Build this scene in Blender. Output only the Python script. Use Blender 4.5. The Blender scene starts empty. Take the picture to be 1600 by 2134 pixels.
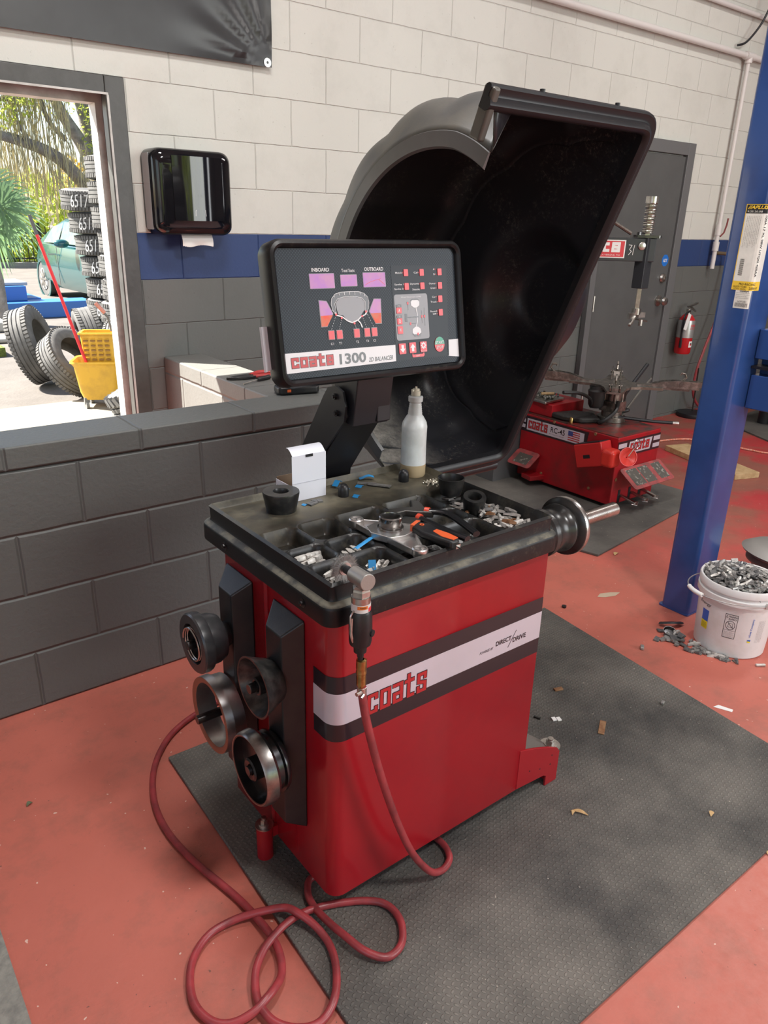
import bpy, math, random
import numpy as np
from mathutils import Vector, Matrix, Quaternion
random.seed(7)
rng = np.random.default_rng(7)
SC = bpy.context.scene
COL = SC.collection
PI = math.pi

# ------------------------------------------------------------------ camera
CAM_F, CAM_PITCH, CAM_ROLL, CAM_YAW, CAM_H = 1560.46, 0.37265, 0.0286, 0.6711, 1.52964
fw = Vector((math.sin(CAM_YAW)*math.cos(CAM_PITCH), math.cos(CAM_YAW)*math.cos(CAM_PITCH), -math.sin(CAM_PITCH)))
r0 = Vector((math.cos(CAM_YAW), -math.sin(CAM_YAW), 0)); u0 = r0.cross(fw)
rr = r0*math.cos(CAM_ROLL) + u0*math.sin(CAM_ROLL); uu = -r0*math.sin(CAM_ROLL) + u0*math.cos(CAM_ROLL)
cd = bpy.data.cameras.new('camera'); cam = bpy.data.objects.new('camera', cd); COL.objects.link(cam)
cam.matrix_world = Matrix(((rr.x, uu.x, -fw.x, 0), (rr.y, uu.y, -fw.y, 0), (rr.z, uu.z, -fw.z, CAM_H), (0, 0, 0, 1)))
cd.sensor_fit = 'VERTICAL'; cd.sensor_height = 24.0; cd.lens = CAM_F/2134*24.0; cd.clip_start = 0.05; cd.clip_end = 300
SC.camera = cam

# ------------------------------------------------------------------ light
SC.view_settings.view_transform = 'Standard'; SC.view_settings.look = 'None'
SC.view_settings.gamma = 1; SC.view_settings.use_curve_mapping = False
SC.view_settings.exposure = 0.0
W = bpy.data.worlds.new('world'); SC.world = W; W.use_nodes = True
wn = W.node_tree; wn.nodes.clear()
sky = wn.nodes.new('ShaderNodeTexSky'); sky.sky_type = 'NISHITA'; sky.sun_disc = False
sky.sun_elevation = math.radians(46); sky.sun_rotation = math.radians(-45); sky.air_density = 1.0; sky.dust_density = 1.5
bg = wn.nodes.new('ShaderNodeBackground'); bg.inputs['Strength'].default_value = 0.30
wo = wn.nodes.new('ShaderNodeOutputWorld')
wn.links.new(sky.outputs[0], bg.inputs[0]); wn.links.new(bg.outputs[0], wo.inputs[0])
def lamp(name, kind, loc, look, energy, color=(1, 1, 1), size=None, angle=None):
    l = bpy.data.lights.new(name, kind); l.energy = energy; l.color = color
    o = bpy.data.objects.new(name, l); COL.objects.link(o); o.location = loc
    d = Vector(look)-Vector(loc); o.rotation_euler = d.to_track_quat('-Z', 'Y').to_euler()
    if kind == 'AREA':
        l.shape = 'RECTANGLE'; l.size, l.size_y = size
    if angle: l.angle = angle
    return o
lamp('sun', 'SUN', (-6, 12, 14), (-6+8, 12-8, 14-1.454*8), 24.0, (1, .95, .86), angle=.009)
lamp('bay_and_fill_light', 'AREA', (5.0, -3.6, 2.3), (1.5, 2.0, .6), 185, (.96, .98, 1.0), (3.0, 2.4))
lamp('ceiling_light', 'AREA', (1.55, -.9, 3.9), (1.3, .2, 0), 85, (1, .985, .965), (.7, .35))
lamp('ceiling_light', 'AREA', (1.15, 1.6, 3.9), (1.1, 1.5, 0), 62, (1, .985, .965), (.7, .35))
lamp('ceiling_light', 'AREA', (5.2, 1.3, 3.9), (5.2, 1.5, 0), 60, (1, .97, .93), (1.6, .5))
lamp('bay_and_fill_light', 'AREA', (-2.6, -2.0, 2.0), (1.5, 2.5, .8), 12, (.92, .96, 1.0), (3, 2.6))  # added fill lamp that brightens the left side

# ------------------------------------------------------------------ materials
def nodes(name):
    m = bpy.data.materials.new(name); m.use_nodes = True
    nt = m.node_tree; b = nt.nodes['Principled BSDF']; return m, nt, b
def L(nt, a, b): nt.links.new(a, b)
def N(nt, t, **k):
    n = nt.nodes.new(t)
    for a, v in k.items():
        if hasattr(n, a): setattr(n, a, v)
        else: n.inputs[a].default_value = v
    return n
def c4(c): return (c[0], c[1], c[2], 1)
def mixc(nt, fac, a, b):
    n = nt.nodes.new('ShaderNodeMix'); n.data_type = 'RGBA'
    for s, v in ((n.inputs[0], fac), (n.inputs[6], a), (n.inputs[7], b)):
        if hasattr(v, 'links'): nt.links.new(v, s)
        elif isinstance(v, (tuple, list)): s.default_value = c4(v)
        else: s.default_value = v
    return n.outputs[2]
def mth(nt, op, a, b=None, c=None, clamp=False):
    n = nt.nodes.new('ShaderNodeMath'); n.operation = op; n.use_clamp = clamp
    for i, v in enumerate((a, b, c)):
        if v is None: continue
        if hasattr(v, 'links'): nt.links.new(v, n.inputs[i])
        else: n.inputs[i].default_value = v
    return n.outputs[0]
def ramp(nt, v, lo, hi):
    n = nt.nodes.new('ShaderNodeMapRange'); n.inputs[1].default_value = lo; n.inputs[2].default_value = hi
    nt.links.new(v, n.inputs[0]); return n.outputs[0]
def noise(nt, vec, scale, detail=4, rough=.6):
    n = N(nt, 'ShaderNodeTexNoise', Scale=scale, Detail=detail, Roughness=rough)
    if vec is not None: nt.links.new(vec, n.inputs['Vector'])
    return n.outputs['Fac']
def bump(nt, b, h, strength=.3, dist=.002, prev=None):
    n = N(nt, 'ShaderNodeBump', Strength=strength, Distance=dist)
    nt.links.new(h, n.inputs['Height'])
    if prev is not None: nt.links.new(prev, n.inputs['Normal'])
    if b is not None: nt.links.new(n.outputs[0], b.inputs['Normal'])
    return n.outputs[0]
def geo(nt): return nt.nodes.new('ShaderNodeNewGeometry')
MATS = {}
def M(name, col, rough=.5, metal=0, col2=None, vs=12, lo=.4, hi=.65, bs=0, bstr=.3, bdist=.001, emit=0, alpha=1, spec=None, trans=0, coat=0, rvar=0):
    """paint, plastic, metal, rubber: one colour, blotches of a second, fine bump"""
    if name in MATS: return MATS[name]
    m, nt, b = nodes(name); P = geo(nt).outputs['Position']
    b.inputs['Base Color'].default_value = c4(col); b.inputs['Roughness'].default_value = rough
    b.inputs['Metallic'].default_value = metal
    tc = nt.nodes.new('ShaderNodeTexCoord').outputs['Object']
    if col2 is not None:
        f = ramp(nt, noise(nt, tc, vs), lo, hi); L(nt, mixc(nt, f, col, col2), b.inputs['Base Color'])
    if rvar:
        f = ramp(nt, noise(nt, tc, vs*2), .3, .7)
        L(nt, mth(nt, 'ADD', rough, mth(nt, 'MULTIPLY', f, rvar)), b.inputs['Roughness'])
    if bs: bump(nt, b, noise(nt, tc, bs, 3), bstr, bdist)
    if emit: b.inputs['Emission Color'].default_value = c4(col); b.inputs['Emission Strength'].default_value = emit
    if trans: b.inputs['Transmission Weight'].default_value = trans
    if coat: b.inputs['Coat Weight'].default_value = coat; b.inputs['Coat Roughness'].default_value = .08
    if spec is not None: b.inputs['Specular IOR Level'].default_value = spec
    MATS[name] = m; return m

def block_mat(name, axis, x0, z0, bands, dirt=.5, mortar=(.0055, .45), bd=.006):
    """painted concrete blocks 0.4064 x 0.2032; bands = [(z above which, colour)]"""
    m, nt, b = nodes(name); P = geo(nt).outputs['Position']
    s = nt.nodes.new('ShaderNodeSeparateXYZ'); L(nt, P, s.inputs[0])
    n1 = noise(nt, P, 1.3, 2)
    wob = mth(nt, 'MULTIPLY', mth(nt, 'SUBTRACT', noise(nt, P, 9, 2), .5), .006)
    cx = mth(nt, 'ADD', mth(nt, 'SUBTRACT', s.outputs[axis], x0), wob)
    cz = mth(nt, 'ADD', mth(nt, 'SUBTRACT', s.outputs[2], z0), wob)
    cb = nt.nodes.new('ShaderNodeCombineXYZ'); L(nt, cx, cb.inputs[0]); L(nt, cz, cb.inputs[1])
    br = N(nt, 'ShaderNodeTexBrick', Scale=1.0); br.offset = .5; br.offset_frequency = 2; br.squash = 1
    br.inputs['Mortar Size'].default_value = mortar[0]; br.inputs['Mortar Smooth'].default_value = 1.0
    br.inputs['Brick Width'].default_value = .4064; br.inputs['Row Height'].default_value = .2032
    br.inputs['Bias'].default_value = 0
    L(nt, cb.outputs[0], br.inputs['Vector'])
    col = None
    for zt, c in bands:
        if col is None: col = c
        else:
            f = mth(nt, 'GREATER_THAN', mth(nt, 'ADD', s.outputs[2], mth(nt, 'MULTIPLY', wob, .4)), zt)
            col = mixc(nt, f, col, c)
    # scuffs and specks that belong to the paint
    sp = ramp(nt, noise(nt, P, 55, 3, .7), .69, .74); st = ramp(nt, noise(nt, P, 3.2, 5, .7), .5, .8)
    if isinstance(col, tuple):
        rgb = nt.nodes.new('ShaderNodeRGB'); rgb.outputs[0].default_value = c4(col); col = rgb.outputs[0]
    dk = nt.nodes.new('ShaderNodeMix'); dk.data_type = 'RGBA'; dk.blend_type = 'MULTIPLY'
    L(nt, mth(nt, 'MULTIPLY', mth(nt, 'ADD', mth(nt, 'MULTIPLY', sp, .55), mth(nt, 'MULTIPLY', st, .25)), dirt), dk.inputs[0])
    L(nt, col, dk.inputs[6]); dk.inputs[7].default_value = (.25, .22, .18, 1)
    mo = nt.nodes.new('ShaderNodeMix'); mo.data_type = 'RGBA'; mo.blend_type = 'MULTIPLY'
    pr = ramp(nt, noise(nt, P, 2.3, 3), .35, .6)
    L(nt, mth(nt, 'MULTIPLY', mth(nt, 'MULTIPLY', br.outputs['Fac'], pr), mortar[1]), mo.inputs[0])
    L(nt, dk.outputs[2], mo.inputs[6]); mo.inputs[7].default_value = (.3, .28, .25, 1)
    L(nt, mo.outputs[2], b.inputs['Base Color']); b.inputs['Roughness'].default_value = .55
    h = mth(nt, 'SUBTRACT', mth(nt, 'MULTIPLY', noise(nt, P, 70, 4), .25), mth(nt, 'MULTIPLY', br.outputs['Fac'], 1.0))
    bump(nt, b, h, .8, bd)
    return m

def floor_mat():
    m, nt, b = nodes('red_floor_paint'); P = geo(nt).outputs['Position']
    s = nt.nodes.new('ShaderNodeSeparateXYZ'); L(nt, P, s.inputs[0])
    base = mixc(nt, ramp(nt, noise(nt, P, 1.1, 3), .35, .65), (.49, .130, .092), (.43, .116, .083))
    # brighter new coat further back, worn to brown
    far = ramp(nt, s.outputs[0], 2.6, 4.6)
    back = mixc(nt, ramp(nt, noise(nt, P, 1.5, 3), .46, .56), (.27, .085, .06), (.42, .03, .035))
    base = mixc(nt, far, base, back)
    grime = ramp(nt, noise(nt, P, 5, 6, .75), .48, .74)
    base = mixc(nt, mth(nt, 'MULTIPLY', grime, .45), base, (.14, .085, .06))
    near = ramp(nt, s.outputs[1], .9, .3)
    pale = mth(nt, 'MULTIPLY', mth(nt, 'MULTIPLY', near, ramp(nt, s.outputs[0], .9, 1.8)), ramp(nt, noise(nt, P, 14, 6, .8), .3, .6))
    base = mixc(nt, mth(nt, 'MULTIPLY', pale, .55), base, (.60, .30, .25))
    sp = ramp(nt, noise(nt, P, 90, 2, .5), .73, .76)
    base = mixc(nt, mth(nt, 'MULTIPLY', sp, .7), base, (.08, .05, .04))
    sw = ramp(nt, noise(nt, P, 60, 1, .5), .76, .78)
    base = mixc(nt, mth(nt, 'MULTIPLY', sw, .6), base, (.75, .6, .5))
    L(nt, base, b.inputs['Base Color'])
    L(nt, mth(nt, 'ADD', .36, mth(nt, 'MULTIPLY', noise(nt, P, 8, 4), .35)), b.inputs['Roughness'])
    h = mth(nt, 'ADD', noise(nt, P, 22, 6, .7), mth(nt, 'MULTIPLY', noise(nt, P, 3, 2), 2))
    bump(nt, b, h, .35, .004)
    return m

def mat_rubber(name, cell, dust, raised=1.0):
    """rubber mat with rows of small raised pads turned alternately"""
    m, nt, b = nodes(name); P = geo(nt).outputs['Position']
    s = nt.nodes.new('ShaderNodeSeparateXYZ'); L(nt, P, s.inputs[0])
    u = mth(nt, 'DIVIDE', s.outputs[0], cell); v = mth(nt, 'DIVIDE', s.outputs[1], cell)
    par = mth(nt, 'MODULO', mth(nt, 'ADD', mth(nt, 'FLOOR', u), mth(nt, 'FLOOR', v)), 2)
    par = mth(nt, 'ABSOLUTE', par)
    fu = mth(nt, 'SUBTRACT', mth(nt, 'FRACT', u), .5); fv = mth(nt, 'SUBTRACT', mth(nt, 'FRACT', v), .5)
    a = mth(nt, 'ADD', mth(nt, 'MULTIPLY', fu, .92), mth(nt, 'MULTIPLY', fv, .38))
    c = mth(nt, 'SUBTRACT', mth(nt, 'MULTIPLY', fv, .92), mth(nt, 'MULTIPLY', fu, .38))
    def el(p, q): return mth(nt, 'ADD', mth(nt, 'POWER', mth(nt, 'MULTIPLY', p, 2.1), 2), mth(nt, 'POWER', mth(nt, 'MULTIPLY', q, 4.2), 2))
    d = mth(nt, 'ADD', mth(nt, 'MULTIPLY', el(a, c), par), mth(nt, 'MULTIPLY', el(c, a), mth(nt, 'SUBTRACT', 1, par)))
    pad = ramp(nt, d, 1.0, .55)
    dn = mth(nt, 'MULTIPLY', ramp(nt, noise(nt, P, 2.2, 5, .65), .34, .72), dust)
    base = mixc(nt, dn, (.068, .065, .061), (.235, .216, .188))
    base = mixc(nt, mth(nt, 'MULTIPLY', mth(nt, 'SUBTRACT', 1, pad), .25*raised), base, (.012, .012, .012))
    sp = ramp(nt, noise(nt, P, 75, 2, .6), .725, .75)
    base = mixc(nt, mth(nt, 'MULTIPLY', sp, .75), base, (.42, .38, .32))
    L(nt, base, b.inputs['Base Color']); b.inputs['Roughness'].default_value = .7; b.inputs['Specular IOR Level'].default_value = .25
    bump(nt, b, pad, .8*raised, .0022)
    return m

def speckle_mat(name, base, dust, amount, rough=.45, sc=45, low=None):
    m, nt, b = nodes(name); tc = geo(nt).outputs['Position']
    cl = ramp(nt, noise(nt, tc, 6, 3), .45, .62)
    if low:
        s = nt.nodes.new('ShaderNodeSeparateXYZ'); L(nt, tc, s.inputs[0]); lo_ = mth(nt, 'MULTIPLY', ramp(nt, s.outputs[2], low[0], low[1]), ramp(nt, s.outputs[0], low[3], low[2]))
        base = mixc(nt, mth(nt, 'MULTIPLY', lo_, ramp(nt, noise(nt, tc, 11, 6, .8), .30, .62)), base, (.30, .28, .25)); cl = mth(nt, 'MAXIMUM', cl, lo_)
    f = mth(nt, 'MULTIPLY', ramp(nt, noise(nt, tc, sc, 6, .9), .60-.12*amount, .70), mth(nt, 'MULTIPLY', cl, amount))
    L(nt, mixc(nt, f, base, dust), b.inputs['Base Color'])
    L(nt, mth(nt, 'ADD', rough, mth(nt, 'MULTIPLY', f, .3)), b.inputs['Roughness'])
    b.inputs['Specular IOR Level'].default_value = .32; bump(nt, b, noise(nt, tc, 260, 2), .15, .0006)
    return m

m_red = M('red_cabinet_enamel', (.33, .009, .015), .25, col2=(.29, .009, .015), vs=5, bs=0, coat=.15)
m_redold = M('worn_red_enamel', (.33, .006, .012), .35, col2=(.20, .012, .014), vs=9, lo=.45, hi=.7)
m_redtop = M('oily_red_top', (.20, .02, .018), .38, col2=(.045, .035, .03), vs=14, lo=.4, hi=.62)
m_blk = M('black_plastic', (.008, .008, .010), .40, col2=(.016, .0155, .015), vs=18, bs=300, bstr=.25, bdist=.0008)
m_blkg = M('glossy_black_plastic', (.006, .006, .008), .06)
m_blkm = M('black_painted_steel', (.010, .010, .013), .42)
m_steel = M('bright_steel', (.62, .60, .57), .28, 1, col2=(.42, .40, .37), vs=25)
m_dsteel = M('dark_blued_steel', (.065, .065, .07), .25, .9, col2=(.11, .105, .10), vs=30)
m_alum = M('aluminium', (.66, .645, .63), .36, 1, col2=(.55, .52, .50), vs=20)
m_greasy = M('greasy_cast_metal', (.20, .18, .16), .32, .85, col2=(.42, .38, .34), vs=30, lo=.45, hi=.7)
m_rust = M('rusty_brown_metal', (.22, .10, .045), .7, .2, col2=(.32, .18, .09), vs=60)
m_brass = M('brass', (.52, .36, .14), .3, 1, col2=(.35, .22, .08), vs=60)
m_zinc = M('zinc_weight', (.34, .33, .31), .42, .55, col2=(.20, .19, .18), vs=60, bs=200)
m_zincl = M('pale_zinc_weight', (.62, .60, .56), .45, .4, col2=(.42, .40, .37), vs=70, bs=200)
m_zincd = M('dark_lead_weight', (.11, .11, .11), .45, .3, col2=(.17, .165, .155), vs=60, bs=200)
m_white = M('white_paint', (.80, .79, .77), .4)
m_decalw = M('silver_white_decal', (.62, .58, .65), .30, .25, col2=(.55, .52, .57), vs=3)
m_decalk = M('black_decal', (.022, .014, .018), .25)
m_decalr = M('red_lettering', (.42, .018, .022), .35)
m_dispw = M('panel_white', (.66, .66, .68), .35, spec=.25)
m_dred = M('button_red', (.62, .045, .06), .35)
m_blue = M('blue_post_paint', (.023, .066, .225), .28, col2=(.016, .046, .17), vs=4, bs=60, bstr=.12, bdist=.001, coat=.3)
m_hose = M('red_rubber_hose', (.33, .042, .048), .38, col2=(.20, .032, .036), vs=22, bs=120, bstr=.2)
m_rub = M('tyre_rubber', (.085, .083, .080), .8, col2=(.14, .136, .13), vs=6, bs=90, bstr=.4, bdist=.003)
m_yel = M('yellow_plastic', (.62, .36, .03), .4, col2=(.50, .29, .03), vs=10)
m_wood = M('pale_wood', (.52, .36, .19), .6, col2=(.40, .26, .12), vs=25)
m_pipe = M('white_painted_pipe', (.66, .63, .61), .4)
m_dgray = M('dark_gray_door_paint', (.095, .098, .098), .38, col2=(.085, .088, .088), vs=6, bs=60, bstr=.1)
m_frame = M('dark_frame_paint', (.060, .060, .058), .4, col2=(.045, .044, .042), vs=12, bs=40, bstr=.3, bdist=.002)
m_paper = M('white_card', (.72, .73, .80), .6)
m_brown = M('brown_cardboard', (.30, .20, .12), .7)
m_bluetape = M('blue_backing_tape', (.03, .25, .55), .4)
m_chalk = M('white_chalk', (.75, .74, .72), .8)
# ------------------------------------------------------------------ mesh helpers
class MB:
    def __init__(s): s.v = []; s.f = []; s.m = []; s.sm = []
    def add(s, vs, fs, mi=0, smooth=False):
        k = len(s.v); s.v += [tuple(v) for v in vs]; s.f += [tuple(i+k for i in f) for f in fs]
        s.m += [mi]*len(fs); s.sm += [smooth]*len(fs); return s
    def box(s, a, b, mi=0):
        (x0, y0, z0), (x1, y1, z1) = a, b
        return s.add([(x0,y0,z0),(x1,y0,z0),(x1,y1,z0),(x0,y1,z0),(x0,y0,z1),(x1,y0,z1),(x1,y1,z1),(x0,y1,z1)],
                     [(0,3,2,1),(4,5,6,7),(0,1,5,4),(1,2,6,5),(2,3,7,6),(3,0,4,7)], mi)
    def obox(s, c, size, mat3=None, mi=0):
        c = Vector(c); hx, hy, hz = size[0]/2, size[1]/2, size[2]/2
        R = mat3 or Matrix.Identity(3)
        vs = [c+R@Vector((x*hx, y*hy, z*hz)) for z in (-1,1) for x, y in ((-1,-1),(1,-1),(1,1),(-1,1))]
        return s.add(vs, [(0,3,2,1),(4,5,6,7),(0,1,5,4),(1,2,6,5),(2,3,7,6),(3,0,4,7)], mi)
    def prism(s, pts, frame, t0, t1, mi=0):
        """pts 2D polygon in frame (O,X,Y,N), from t0 to t1 along N"""
        O, X, Y, Nn = [Vector(q) for q in frame]; n = len(pts)
        lo = [O+X*p[0]+Y*p[1]+Nn*t0 for p in pts]; hi = [O+X*p[0]+Y*p[1]+Nn*t1 for p in pts]
        fs = [tuple(range(n))[::-1], tuple(range(n, 2*n))]+[(i, (i+1)%n, n+(i+1)%n, n+i) for i in range(n)]
        return s.add(lo+hi, fs, mi)
    def lathe(s, prof, o=(0,0,0), ax=(0,0,1), n=32, mi=0, smooth=True, close=False, a0=0, a1=2*PI):
        """prof [(r, h)] revolved round axis ax at o"""
        o = Vector(o); ax = Vector(ax).normalized(); q = Vector((0,0,1)).rotation_difference(ax)
        full = abs(a1-a0-2*PI) < 1e-6; m = n if full else n+1; vs = []; fs = []
        for r, h in prof:
            for i in range(m):
                a = a0+(a1-a0)*i/n; vs.append(o+q@Vector((r*math.cos(a), r*math.sin(a), h)))
        K = len(prof); rng_ = range(K) if close else range(K-1)
        for j in rng_:
            j2 = (j+1) % K
            for i in range(n):
                i2 = (i+1) % m if full else i+1
                fs.append((j*m+i, j*m+i2, j2*m+i2, j2*m+i))
        return s.add(vs, fs, mi, smooth)
    def cyl(s, p0, p1, r, n=20, mi=0, r1=None, caps=True, smooth=True):
        p0 = Vector(p0); p1 = Vector(p1); h = (p1-p0).length; r1 = r if r1 is None else r1
        s.lathe([(r, 0), (r1, h)], p0, p1-p0, n, mi, smooth)
        if caps:
            k = len(s.v)-2*n; s.f += [tuple(range(k+n-1, k-1, -1)), tuple(range(k+n, k+2*n))]; s.m += [mi]*2; s.sm += [False]*2
        return s
    def tube(s, path, r, n=10, mi=0, caps=True, closed=False, flat=1.0):
        P = [Vector(p) for p in path]; K = len(P); T = []
        for i in range(K):
            a = P[(i-1) % K] if (closed or i) else P[0]; b = P[(i+1) % K] if (closed or i < K-1) else P[-1]
            d = (b-a); T.append(d.normalized() if d.length > 1e-9 else Vector((0,0,1)))
        up = Vector((0,0,1)) if abs(T[0].z) < .9 else Vector((1,0,0))
        nv = (up-T[0]*up.dot(T[0])).normalized(); vs = []
        for i in range(K):
            if i:
                q = T[i-1].rotation_difference(T[i]); nv = q@nv; nv = (nv-T[i]*nv.dot(T[i])).normalized()
            b = T[i].cross(nv); rad = r[i] if isinstance(r, (list, tuple)) else r
            for k in range(n):
                a = 2*PI*k/n; vs.append(P[i]+nv*math.cos(a)*rad*flat+b*math.sin(a)*rad)
        fs = []
        for i in range(K if closed else K-1):
            j = (i+1) % K
            for k in range(n): fs.append((i*n+k, i*n+(k+1)%n, j*n+(k+1)%n, j*n+k))
        s.add(vs, fs, mi, True)
        if caps and not closed:
            k0 = len(s.v)-K*n; s.f += [tuple(range(k0+n-1, k0-1, -1)), tuple(range(k0+(K-1)*n, k0+K*n))]; s.m += [mi]*2; s.sm += [False]*2
        return s
    def grid(s, fn, nu, nv, mi=0, smooth=True, cu=False):
        vs = [fn(i/(nu if not cu else nu), j/nv) for j in range(nv+1) for i in range(nu+1)]
        fs = [(j*(nu+1)+i, j*(nu+1)+i+1, (j+1)*(nu+1)+i+1, (j+1)*(nu+1)+i) for j in range(nv) for i in range(nu)]
        return s.add(vs, fs, mi, smooth)
    def ball(s, c, r, n=12, mi=0, sc=(1,1,1)):
        prof = [(max(1e-5, math.sin(PI*i/n))*1.0, -math.cos(PI*i/n)) for i in range(n+1)]
        k = len(s.v); s.lathe(prof, (0,0,0), (0,0,1), max(8, n), mi)
        for i in range(k, len(s.v)):
            v = s.v[i]; s.v[i] = (c[0]+v[0]*r*sc[0], c[1]+v[1]*r*sc[1], c[2]+v[2]*r*sc[2])
        return s
    def build(s, name, mats, parent=None, bevel=0, seg=2, sub=0, solid=0, weld=False, ang=35):
        me = bpy.data.meshes.new(name); me.from_pydata(s.v, [], s.f)
        mats = mats if isinstance(mats, (list, tuple)) else [mats]
        for m in mats: me.materials.append(m)
        me.polygons.foreach_set('material_index', s.m)
        me.polygons.foreach_set('use_smooth', [True]*len(s.f) if bevel else s.sm)
        me.update()
        o = bpy.data.objects.new(name, me); COL.objects.link(o)
        if weld: w = o.modifiers.new('w', 'WELD'); w.merge_threshold = 1e-5
        if solid: q = o.modifiers.new('s', 'SOLIDIFY'); q.thickness = abs(solid); q.offset = 1 if solid > 0 else -1
        if bevel:
            b = o.modifiers.new('b', 'BEVEL'); b.width = bevel; b.segments = seg; b.limit_method = 'ANGLE'; b.angle_limit = math.radians(ang)
            b.harden_normals = True
        if any(s.sm) and not bevel and not sub: q = o.modifiers.new('e', 'EDGE_SPLIT'); q.split_angle = math.radians(38)
        if sub: q = o.modifiers.new('u', 'SUBSURF'); q.levels = sub; q.render_levels = sub
        if parent is not None:
            o.parent = parent
            p = parent; M_ = Matrix.Identity(4); chain = []
            while p: chain.append(p); p = p.parent
            for q in reversed(chain): M_ = M_ @ q.matrix_parent_inverse @ q.matrix_basis
            o.matrix_parent_inverse = M_.inverted()
        return o
def tag(o, label=None, cat=None, group=None, kind=None):
    for k, v in (('label', label), ('category', cat), ('group', group), ('kind', kind)):
        if v: o[k] = v
    return o
def thing(name, label, cat, loc=(0,0,0), group=None):
    o = bpy.data.objects.new(name, None); COL.objects.link(o); o.location = loc; o.empty_display_size = .05
    return tag(o, label, cat, group)
def dup(o, loc=None, rot=None, label=None, parent=None):
    c = o.copy(); COL.objects.link(c)
    if parent is not None: c.parent = parent
    if loc is not None: c.location = loc
    if rot is not None: c.rotation_euler = rot
    if label: c['label'] = label
    for ch in [x for x in bpy.data.objects if x.parent == o and x is not c]: dup(ch, parent=c)
    return c
def rrect(x0, y0, x1, y1, r, n=5):
    out = []
    for cx, cy, a in ((x1-r, y0+r, -PI/2), (x1-r, y1-r, 0), (x0+r, y1-r, PI/2), (x0+r, y0+r, PI)):
        for i in range(n+1): t = a+PI/2*i/n; out.append((cx+r*math.cos(t), cy+r*math.sin(t)))
    return out
def smooth_path(pts, n=8, closed=False):
    P = [Vector(p) for p in pts]; K = len(P); out = []
    for i in range(K if closed else K-1):
        g = lambda j: P[j % K] if closed else P[max(0, min(K-1, j))]
        a, b, c, d = g(i-1), g(i), g(i+1), g(i+2)
        for k in range(n):
            t = k/n; out.append(.5*((2*b)+(c-a)*t+(2*a-5*b+4*c-d)*t*t+(3*b-a-3*c+d)*t**3))
    if not closed: out.append(P[-1])
    return out
def fillet(pts, r, n=6, closed=False):
    P = [Vector(p) for p in pts]; K = len(P); out = []
    for i in range(K):
        if not closed and i in (0, K-1): out.append(P[i]); continue
        a, b, c = P[i-1], P[i], P[(i+1) % K]; rr_ = min(r, (a-b).length*.49, (c-b).length*.49)
        p = b+(a-b).normalized()*rr_; q = b+(c-b).normalized()*rr_
        for k in range(n+1):
            t = k/n; out.append(p*(1-t)**2+b*2*t*(1-t)+q*t*t)
    return out
# lettering ---------------------------------------------------------
_TX = {}
def textmesh(s, off=0, shear=0):
    key = (s, off, shear)
    if key in _TX: return _TX[key]
    cu = bpy.data.curves.new('t', 'FONT'); cu.body = s; cu.size = 1; cu.offset = off; cu.shear = shear
    cu.resolution_u = 3
    o = bpy.data.objects.new('t', cu); COL.objects.link(o)
    dg = bpy.context.evaluated_depsgraph_get(); dg.update()
    me = bpy.data.meshes.new_from_object(o.evaluated_get(dg))
    vs = [tuple(v.co) for v in me.vertices]; fs = [tuple(p.vertices) for p in me.polygons]
    bpy.data.objects.remove(o); bpy.data.curves.remove(cu); bpy.data.meshes.remove(me)
    _TX[key] = (vs, fs); return vs, fs
def put_text(mb, s, fn, x0, x1, y0, y1, mi=0, off=0, shear=0, keep=False):
    """fit the string in the box x0..x1, y0..y1 of surface fn(x, y)"""
    vs, fs = textmesh(s, off, shear)
    if not vs: return
    ax = min(v[0] for v in vs); bx = max(v[0] for v in vs); ay = min(v[1] for v in vs); by = max(v[1] for v in vs)
    sx = (x1-x0)/(bx-ax); sy = (y1-y0)/(by-ay)
    if keep: sx = sy = min(sx, sy) if keep is True else sy
    mb.add([fn(x0+(v[0]-ax)*sx, y0+(v[1]-ay)*sy) for v in vs], fs, mi)
GL = {'c': [[(.80,.70),(.80,.84),(.18,.84),(.18,.16),(.80,.16),(.80,.30)]],
      'o': [[(.18,.84),(.82,.84),(.82,.16),(.18,.16),(.18,.84),(.5,.84)]],
      'a': [[(.16,.84),(.82,.84),(.82,.16),(.2,.16),(.2,.48),(.8,.48)]],
      't': [[(.38,1.04),(.38,.16),(.80,.16)], [(.12,.80),(.76,.80)]],
      's': [[(.80,.68),(.80,.85),(.2,.85),(.2,.54),(.80,.46),(.80,.15),(.18,.15),(.18,.32)]]}
def block_word(mb, word, fn, x0, x1, y0, y1, th, mi, lean=.0):
    """heavy rounded-square letters drawn as thick strokes"""
    n = len(word); w = (x1-x0)/n; h = y1-y0
    for i, ch in enumerate(word):
        kq = 0
        for line in GL[ch]:
            P = [Vector((x0+w*(i+.04+.92*p[0])+lean*h*p[1], y0+h*p[1])) for p in line]
            for a, b in zip(P[:-1], P[1:]):
                d = (b-a).normalized(); nn = Vector((-d.y, d.x))*th*h/2; e = d*th*h*.42
                q = [a-e-nn, b+e-nn, b+e+nn, a-e+nn]; V_ = [Vector(fn(p.x, p.y)) for p in q]; nz = (V_[1]-V_[0]).cross(V_[3]-V_[0]).normalized()*(.000012*(kq+1)); kq += 1
                mb.add([v+nz for v in V_], [(0,1,2,3)], mi)
def plane_fn(O, X, Y, lift=0):
    O = Vector(O); X = Vector(X).normalized(); Y = Vector(Y).normalized(); Nn = X.cross(Y); O = O+Nn*lift
    return lambda x, y: O+X*x+Y*y
def flat(mb, fn, pts, mi=0): mb.add([fn(*p) for p in pts], [tuple(range(len(pts)))], mi)
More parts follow.
